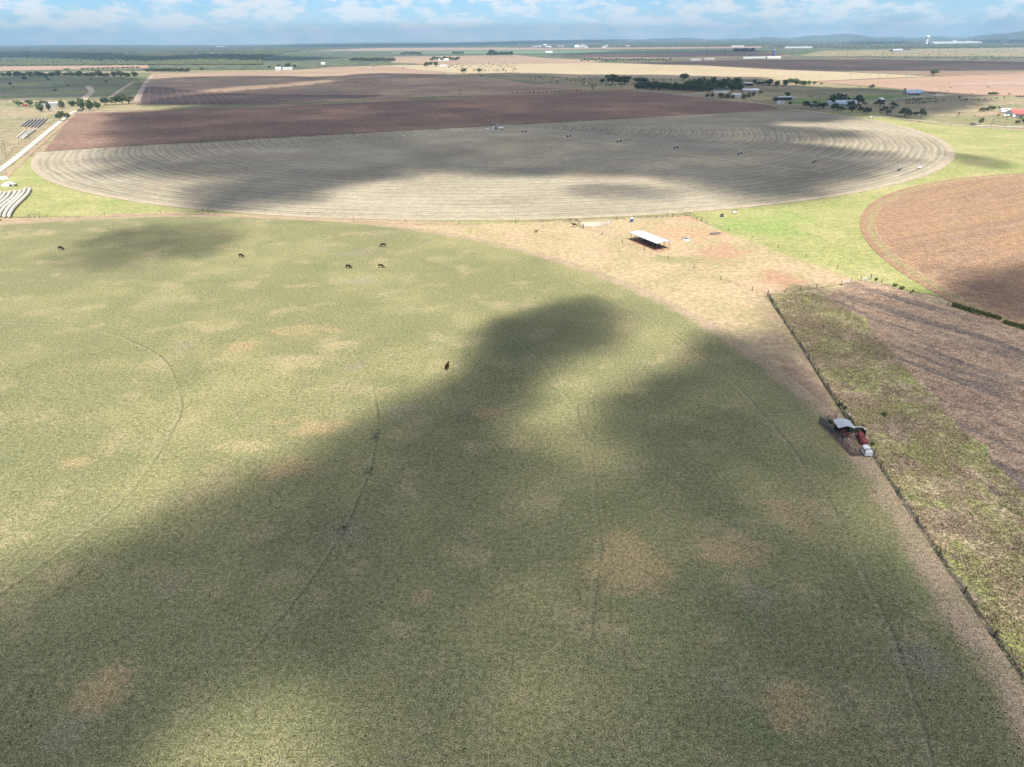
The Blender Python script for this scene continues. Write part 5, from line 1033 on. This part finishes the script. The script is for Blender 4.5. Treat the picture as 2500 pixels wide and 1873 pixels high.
house('white-gabled ranch house with metal roof beside the dirt road', Z('H1', 1110, 195), 11, 12, 3.0, 3.2, R(60), M_wall, M_roofb, 'ranch_house', 3)
house('long white ranch house with dormer band and porch under the big oak', Z('H1', 1400, 205), 24, 10, 4.2, 3.0, R(-4), M_wall, M_roofb, 'ranch_house', 6, True, None, False, True)
house('open machinery shed with grey tin roof at the west end of the lawn', Z('H1', 360, 105), 19, 9, 4.2, .7, R(12), M_tinw, M_tin, 'machinery_shed', 0, False, None, True)
house('tiny white stock shed in front of the open machinery shed', Z('H1', 310, 160), 9, 4, 2.6, .6, R(2), M_wall, M_tin, 'stock_shed', 2)
house('small grey lean-to shed east of the machinery shed', Z('H1', 535, 92), 6, 4, 2.6, .5, R(10), M_tinw, M_tin, 'garden_shed', 1)
house('stone house with pale blue metal roof at the end of the driveway', Z('H2', 340, 215), 24, 15, 3.2, 3.6, R(-3), M_stone, M_roofb, 'stone_house', 5, True, None, False, True, True)
house('pale blue-roofed garage wing joined to the stone house', Z('H2', 490, 222), 12, 9, 3.0, 2.4, R(80), M_stone, M_roofb, 'garage_wing', 2, False)
house('white gazebo roof beside the long driveway', Z('H1', 1995, 118), 7, 7, 2.4, 1.6, R(20), M_white, M_tarp, 'gazebo', 1, False)
house('low house with long red metal roof east of the sandy yard', Z('H2', 2220, 570), 32, 14, 3.2, 2.8, R(-5), M_wall, M_roofr, 'red_roofed_house', 7, True, None, False, True, True)
house('white house half hidden in the windbreak trees', Z('H3', 1450, 290), 22, 9, 3.8, 2.2, R(-3), M_wall, M_grgreen, 'hidden_house', 6)
house('low tin-roofed cottage among the roadside trees', Z('H3', 1700, 350), 14, 8, 2.6, 1.5, R(-8), M_wall, M_tin, 'cottage', 3)
house('grey tin-roofed workshop at the east end of the windbreak', Z('H3', 1900, 290), 24, 12, 3.6, 2.0, R(-5), M_tinw, M_tin, 'workshop', 2)
house('small pale open barn on the grass behind the windbreak', Z('H3', 1870, 188), 14, 8, 4.5, 1.0, R(4), M_tinw, M_tarp, 'pole_barn', 0, False, None, True)
house('slim white pump house by the crossroads trees', Z('H3', 312, 150), 4, 4, 5, .8, 0, M_wall, M_tin, 'pump_house', 1)
house('white-roofed shed in the trees beyond the pale open barn', Z('H3', 2145, 155), 12, 7, 3, 1, .1, M_wall, M_tarp, 'tree_shed', 1)
house('big white domed barn of the farm beyond the fallow field', Z('B', 205, 594), 15, 14, 5, 4, R(20), M_wall, M_tarp, 'white_barn', 2)
house('long white shed joined to the white domed barn', Z('B', 285, 588), 28, 10, 4, 2, R(8), M_wall, M_tin, 'white_shed', 4)
house('small white house on the brush edge beyond the white farm', Z('B', 585, 545), 14, 9, 5, 2, R(10), M_tarp, M_tarp, 'white_cottage', 2)
house('pale farmhouse among dark trees by the straw field', Z('B', 1600, 562), 22, 9, 3.5, 2, R(5), M_wall, M_tin, 'farmhouse', 3)
house('far white ranch house in its ring of trees', Z('B', 1600, 512), 40, 14, 5, 3, R(5), M_tarp, M_tarp, 'far_ranch_house', 3)
house('far white shed east of the ring of trees', Z('C', 345, 447), 40, 18, 7, 3, R(5), M_tarp, M_tarp, 'far_white_shed', 2)
house('long low white poultry shed beside the blue silo', Z('C', 2110, 492), 125, 14, 3.5, 2, R(6), M_wall, M_tin, 'poultry_shed', 6)  # roof takes the darker tin: shade over the shed put into its colour
house('white greenhouse barn west of the poultry shed', Z('C', 1583, 512), 38, 12, 4, 2, R(4), M_wall, M_tin, 'greenhouse_barn', 3)
house('pale tin barn between greenhouse barn and poultry shed', Z('C', 1697, 507), 38, 11, 4, 1.5, R(4), M_tinw, M_tin, 'long_tin_barn', 3)
house('white barn at the foot of the blue silo', Z('E', 97, 494), 55, 14, 5, 2, R(6), M_wall, M_tarp, 'silo_barn', 3)
house('white warehouse in the trees short of the town', Z('C', 1935, 397), 100, 40, 7, 3, R(3), M_wall, M_tin, 'warehouse', 4)
house('low white sheds of the distant gin', Z('E', 300, 406), 190, 40, 6, 3, R(3), M_wall, M_tin, 'gin_shed', 5)
house('great white distribution hall near the water towers', Z('E', 1620, 370), 420, 120, 13, 4, R(-2), M_wall, M_tarp, 'distribution_hall', 6)
house('grey barn alone on the dusty flats', Z('E', 1135, 438), 60, 25, 8, 5, R(15), M_tinw, M_tin, 'flats_barn', 2)
house('dark barn beside the grey barn on the dusty flats', Z('E', 1212, 436), 40, 20, 8, 4, R(15), M_tinw, M_rust, 'dark_barn', 2)
rg_ = random.Random(3)
for i in range(34):                               # the far town, pale roofs among trees
    k, x, y = rg_.choice((('C', rg_.uniform(20, 1200), rg_.uniform(362, 400)), ('E', rg_.uniform(1100, 2200), rg_.uniform(322, 360)), ('C', rg_.uniform(150, 900), rg_.uniform(395, 404)), ('A', rg_.uniform(1500, 2200), rg_.uniform(386, 400))))
    q = Z(k, x, y)
    if math.hypot(*q) > 12500: continue
    house('pale roofed building in the distant town beyond the fields', q, rg_.uniform(25, 70), rg_.uniform(15, 30), rg_.uniform(6, 10), 4, rg_.uniform(-.3, .3), M_wall, rg_.choice((M_tarp, M_tin, M_pink)), 'town_building', 2, False, 'distant town buildings')
# camper by the red-roofed house, cars, tractor
def vehicle(name, label, cat, p, rz, L_, W_, H_, body, cab=(.2, .55), hood=.55, wheel=.38):
    t = thing(name, label, cat, p, rz); x, y = L_ / 2, W_ / 2
    v = []; prof = [(-x, .45), (-x, H_ * hood), (-x * (1 - cab[0]), H_ * hood), (-x * (1 - cab[0]) + .5, H_), (x * cab[1] - .6, H_), (x * cab[1], H_ * hood), (x, H_ * hood * .92), (x, .45)]; n = len(prof)
    for s in (-1, 1):
        for a, b in prof: v.append((a, s * y * (1 if b < H_ * .8 else .86), b))
    f = [tuple(range(n))[::-1], tuple(n + i for i in range(n))] + [(i, (i + 1) % n, n + (i + 1) % n, n + i) for i in range(n)]
    mesh_obj('body', v, f, body, t)
    for s in (-1, 1):
        MB().box(((cab[1] - 1 + cab[0]) * x * .5, s * y * .95, H_ * (hood + 1) / 2), (L_ * .3, .06, H_ * (1 - hood) * .6)).build('window', M_glass, t)
        for a in (-x * .62, x * .62): MB().tube([(a, s * (y - .12), wheel), (a, s * (y + .06), wheel)], wheel, 12).build('wheel', M_rubber, t)
        MB().box((x + .01, s * y * .7, H_ * .42), (.06, .3, .16)).build('headlight', M_white, t)
    return t
vehicle('camper_van', 'large white camper parked behind the red-roofed house', 'camper', Z('H2', 1890, 515), R(5), 12, 3.2, 4.2, M_white, (.02, .9), .6, .5)
for i, (x, y) in enumerate(((1885, 585), (1940, 580), (2040, 595), (2130, 600))): vehicle('parked_car', ['pale car parked at the corner of the red-roofed house', 'white pickup, second along the front of the red-roofed house', 'white car, third along the front of the red-roofed house', 'pale van, fourth along the front of the red-roofed house'][i], 'car', Z('H2', x, y), R(60), 5, 2, 1.9, M_white)
vehicle('parked_car', 'dark pickup at the roadside gate of the yard', 'car', Z('H2', 1350, 725), R(5), 5, 2, 1.8, M_pipe)
vehicle('parked_car', 'dark car beside the stone house yard', 'car', Z('H2', 700, 212), R(10), 5, 2, 1.8, M_pipe)
vehicle('parked_car', 'white car parked under the windbreak trees', 'car', Z('H3', 1105, 275), R(40), 5, 2, 1.8, M_white)
vehicle('parked_car', 'dark truck on the homestead lane by the trees', 'car', Z('B1', 2165, 352), R(8), 6, 2.3, 2.4, M_pipe)
vehicle('spray_rig', 'little white field truck at the far corner of the hay field', 'truck', Z('H1', 1840, 408), R(170), 4.6, 1.8, 2.2, M_white, (.5, .9), .5, .6)
tank('fertiliser_tank', 'small white tank on the rim of the hay field past the last tower', 'tank', Z('R', 1312, 735), Z('R', 1340, 733), .8, M_white, .2, M_steel)
# silo and water towers
p = Z('E', 98, 482); s = mpp('E', p); t = thing('silo', 'tall dark blue silo beside the poultry sheds', 'silo', p); hh = 55 * s; rr = 8.5 * s
MB().tube([(0, 0, -1), (0, 0, hh * .3), (0, 0, hh * .6), (0, 0, hh)], rr, 18).build('shell', M_blue, t, False); MB().tube([(0, 0, hh), (0, 0, hh + rr * .35), (0, 0, hh + rr * .5)], [rr, rr * .6, .3], 18).build('dome', M_white, t); MB().tube([(rr + .3, 0, 0), (rr + .3, 0, hh)], .35, 6).build('chute', M_galv, t)
def water_tower(label, k, x, y, hpx, wpx):
    p = Z(k, x, y); s = mpp(k, p); h = hpx * s; r = wpx * s / 2; z0 = far_height(math.hypot(*p), math.atan2(p[0], p[1])); t = thing('water_tower', label, 'water tower', (p[0], p[1], z0))
    pr = [(h * .66, .45), (h * .72, .85), (h * .8, 1.0), (h * .9, .95), (h * .97, .6), (h, .1)]
    MB().tube([(0, 0, z) for z, _ in pr], [r * q for _, q in pr], 20).build('tank', M_white, t, True)
    MB().tube([(0, 0, -2), (0, 0, h * .1), (0, 0, h * .55), (0, 0, h * .68)], [r * .75, r * .55, r * .5, r * .6], 16).build('pedestal', M_white, t)
    MB().tube([(r * 1.02 * math.cos(a / 24 * 6.2832), r * 1.02 * math.sin(a / 24 * 6.2832), h * .8) for a in range(25)], r * .03, 4).build('catwalk', M_galv, t)
water_tower('broad white water tower on a thick pedestal before the town', 'E', 1388, 372, 66, 30)
water_tower('slim white water tower on the rise behind the broad one', 'E', 1600, 318, 34, 20)
# power poles
def pole(p, h, label, group, arm=True):
    t = thing('utility_pole', label, 'utility pole', p, random.uniform(-.1, .1), group); r = max(.14, h * .014)
    MB().tube([(0, 0, -.4), (0, 0, h * .5), (0, 0, h)], [r, r * .9, r * .75], 7).build('pole', M_wood, t)
    if arm:
        MB().box((0, 0, h * .93), (h * .24, r * 1.2, r * 1.4)).build('crossarm', M_wood, t)
        for x in (-.1, 0, .1): MB().tube([(x * h, 0, h * .935), (x * h, 0, h * .97)], r * .5, 6).build('insulator', M_galv, t)
    return t
def wires(label, pts, hs, group='overhead lines'):
    t = thing('power_line', label, 'power line', pts[0], 0, group); o0 = Vector(pts[0])
    for w in (-.1, 0, .1):
        line = []
        for (a, ha), (b, hb) in zip(zip(pts, hs), zip(pts[1:], hs[1:])):
            for s_ in (0, .25, .5, .75): q = Vector(a).lerp(Vector(b), s_) - o0; line.append((q.x + w * ha, q.y, ha * (1 - s_) + hb * s_ - .02 * ha * 4 * s_ * (1 - s_) * 3))
        q = Vector(pts[-1]) - o0; line.append((q.x, q.y, hs[-1])); MB().tube(line, .02, 4).build('wire', M_wire, t)
pp = [(235, 440, 38), (330, 440, 40), (423, 440, 42), (533, 443, 46), (622, 447, 48), (716, 447, 50), (968, 450, 58), (1072, 455, 58), (1180, 462, 62), (1353, 467, 68), (1677, 474, 72), (1827, 478, 68), (1997, 478, 60)]
line_p, line_h = [], []
for x, y, h in pp: q = Z('C', x, y); line_p.append(q); line_h.append(h * mpp('C', q)); pole(q, line_h[-1], 'tall power pole in the line across the dark ploughland', 'power poles across the ploughland')
for x, y, h in ((248, 482, 70), (712, 485, 82), (1015, 490, 84), (1475, 496, 76), (1890, 500, 62)): q = Z('E', x, y); line_p.append(q); line_h.append(h * mpp('E', q)); pole(q, line_h[-1], 'tall bare power pole along the edge of the dark field', 'power poles along the dark field')
wires('sagging power line along the tall poles beyond the straw field', line_p, line_h)
for k, lst, lab, grp in (('B', [(218, 872, 60), (1015, 838, 52), (1738, 808, 52)], 'utility pole on the fence line behind the brown field', 'poles behind the brown field'), ('C', [(253, 780, 52), (705, 748, 44), (898, 758, 50), (290, 690, 40), (490, 668, 26)], 'utility pole near the crossroads', 'poles near the crossroads'),
                         ('E', [(490, 668, 34), (740, 665, 42), (985, 662, 40), (1030, 838, 56), (1495, 795, 46), (1555, 800, 40)], 'utility pole along the pink field road', 'poles along the pink field road'), ('H1', [(345, 190, 80), (680, 170, 90), (965, 130, 66), (2012, 380, 100)], 'utility pole beside the ranch house drive', 'poles at the ranch houses'),
                         ('H2', [(468, 640, 140), (1885, 762, 170), (1660, 745, 120), (1415, 470, 90)], 'tall utility pole by the roadside drives', 'poles by the roadside drives'), ('B1', [(215, 215, 190), (765, 990, 200), (800, 1140, 120), (130, 1350, 150)], 'utility pole by the bale rows and the caliche road', 'poles by the caliche road'), ('L', [(30, 610, 60), (60, 640, 80)], 'weathered pole of the pair beside the caliche road', 'pole pair at the road')):
    for x, y, h in lst: q = Z(k, x, y); pole(q, min(14, max(6, h * mpp(k, q))), lab, grp)

# dung pats, dried dark, thick along the fence lane and where cattle stand
M_dung = plain('dried_dung', (0.022, 0.019, 0.015), 1.0, 0.05, 0.3, 4)
dv, df = [], []
def pat(x, y, r):
    b = len(dv); n = 7; a0 = random.random() * 6; e = random.uniform(.6, 1)
    for k in range(n): a = a0 + 6.2832 * k / n; q = r * random.uniform(.75, 1.2); dv.append((x + q * math.cos(a), y + q * e * math.sin(a), 0.09 if False else 0.02))
    dv.append((x, y, 0.02 + r * .35)); df.extend([(b + k, b + (k + 1) % n, b + n) for k in range(n)])
rg2 = random.Random(12)
for _ in range(210):
    u, v = rg2.uniform(-50, 2150), rg2.uniform(900, 1700); q = D(u, v)
    if math.hypot(q[0] - PC[0], q[1] - PC[1]) < 234: pat(q[0], q[1], rg2.uniform(.07, .17))
for _ in range(190):
    s_ = rg2.random() ** .6; a = Vector(Z('N', 1650, 350)).lerp(Vector(Z('D', 2330, 1800)), s_); pat(a.x + rg2.gauss(-2.0, 1.3), a.y + rg2.gauss(0, 2), rg2.uniform(.06, .14))
for (u, v, n, sp) in ((813, 940, 34, .7), (798, 1022, 34, .7), (744, 1140, 34, .6), (1275, 1290, 30, 1.4), (1990, 1440, 80, 3.0), (1340, 1560, 12, 4), (560, 1000, 12, 5)):
    q = D(u, v)
    for _ in range(n): pat(q[0] + rg2.gauss(0, sp), q[1] + rg2.gauss(0, sp * 2.0), rg2.uniform(.05, .15))
kind(tag(mesh_obj('dung_pats', dv, df, M_dung), 'small dark dung pats dotted over the pasture', 'dung'), 'stuff')
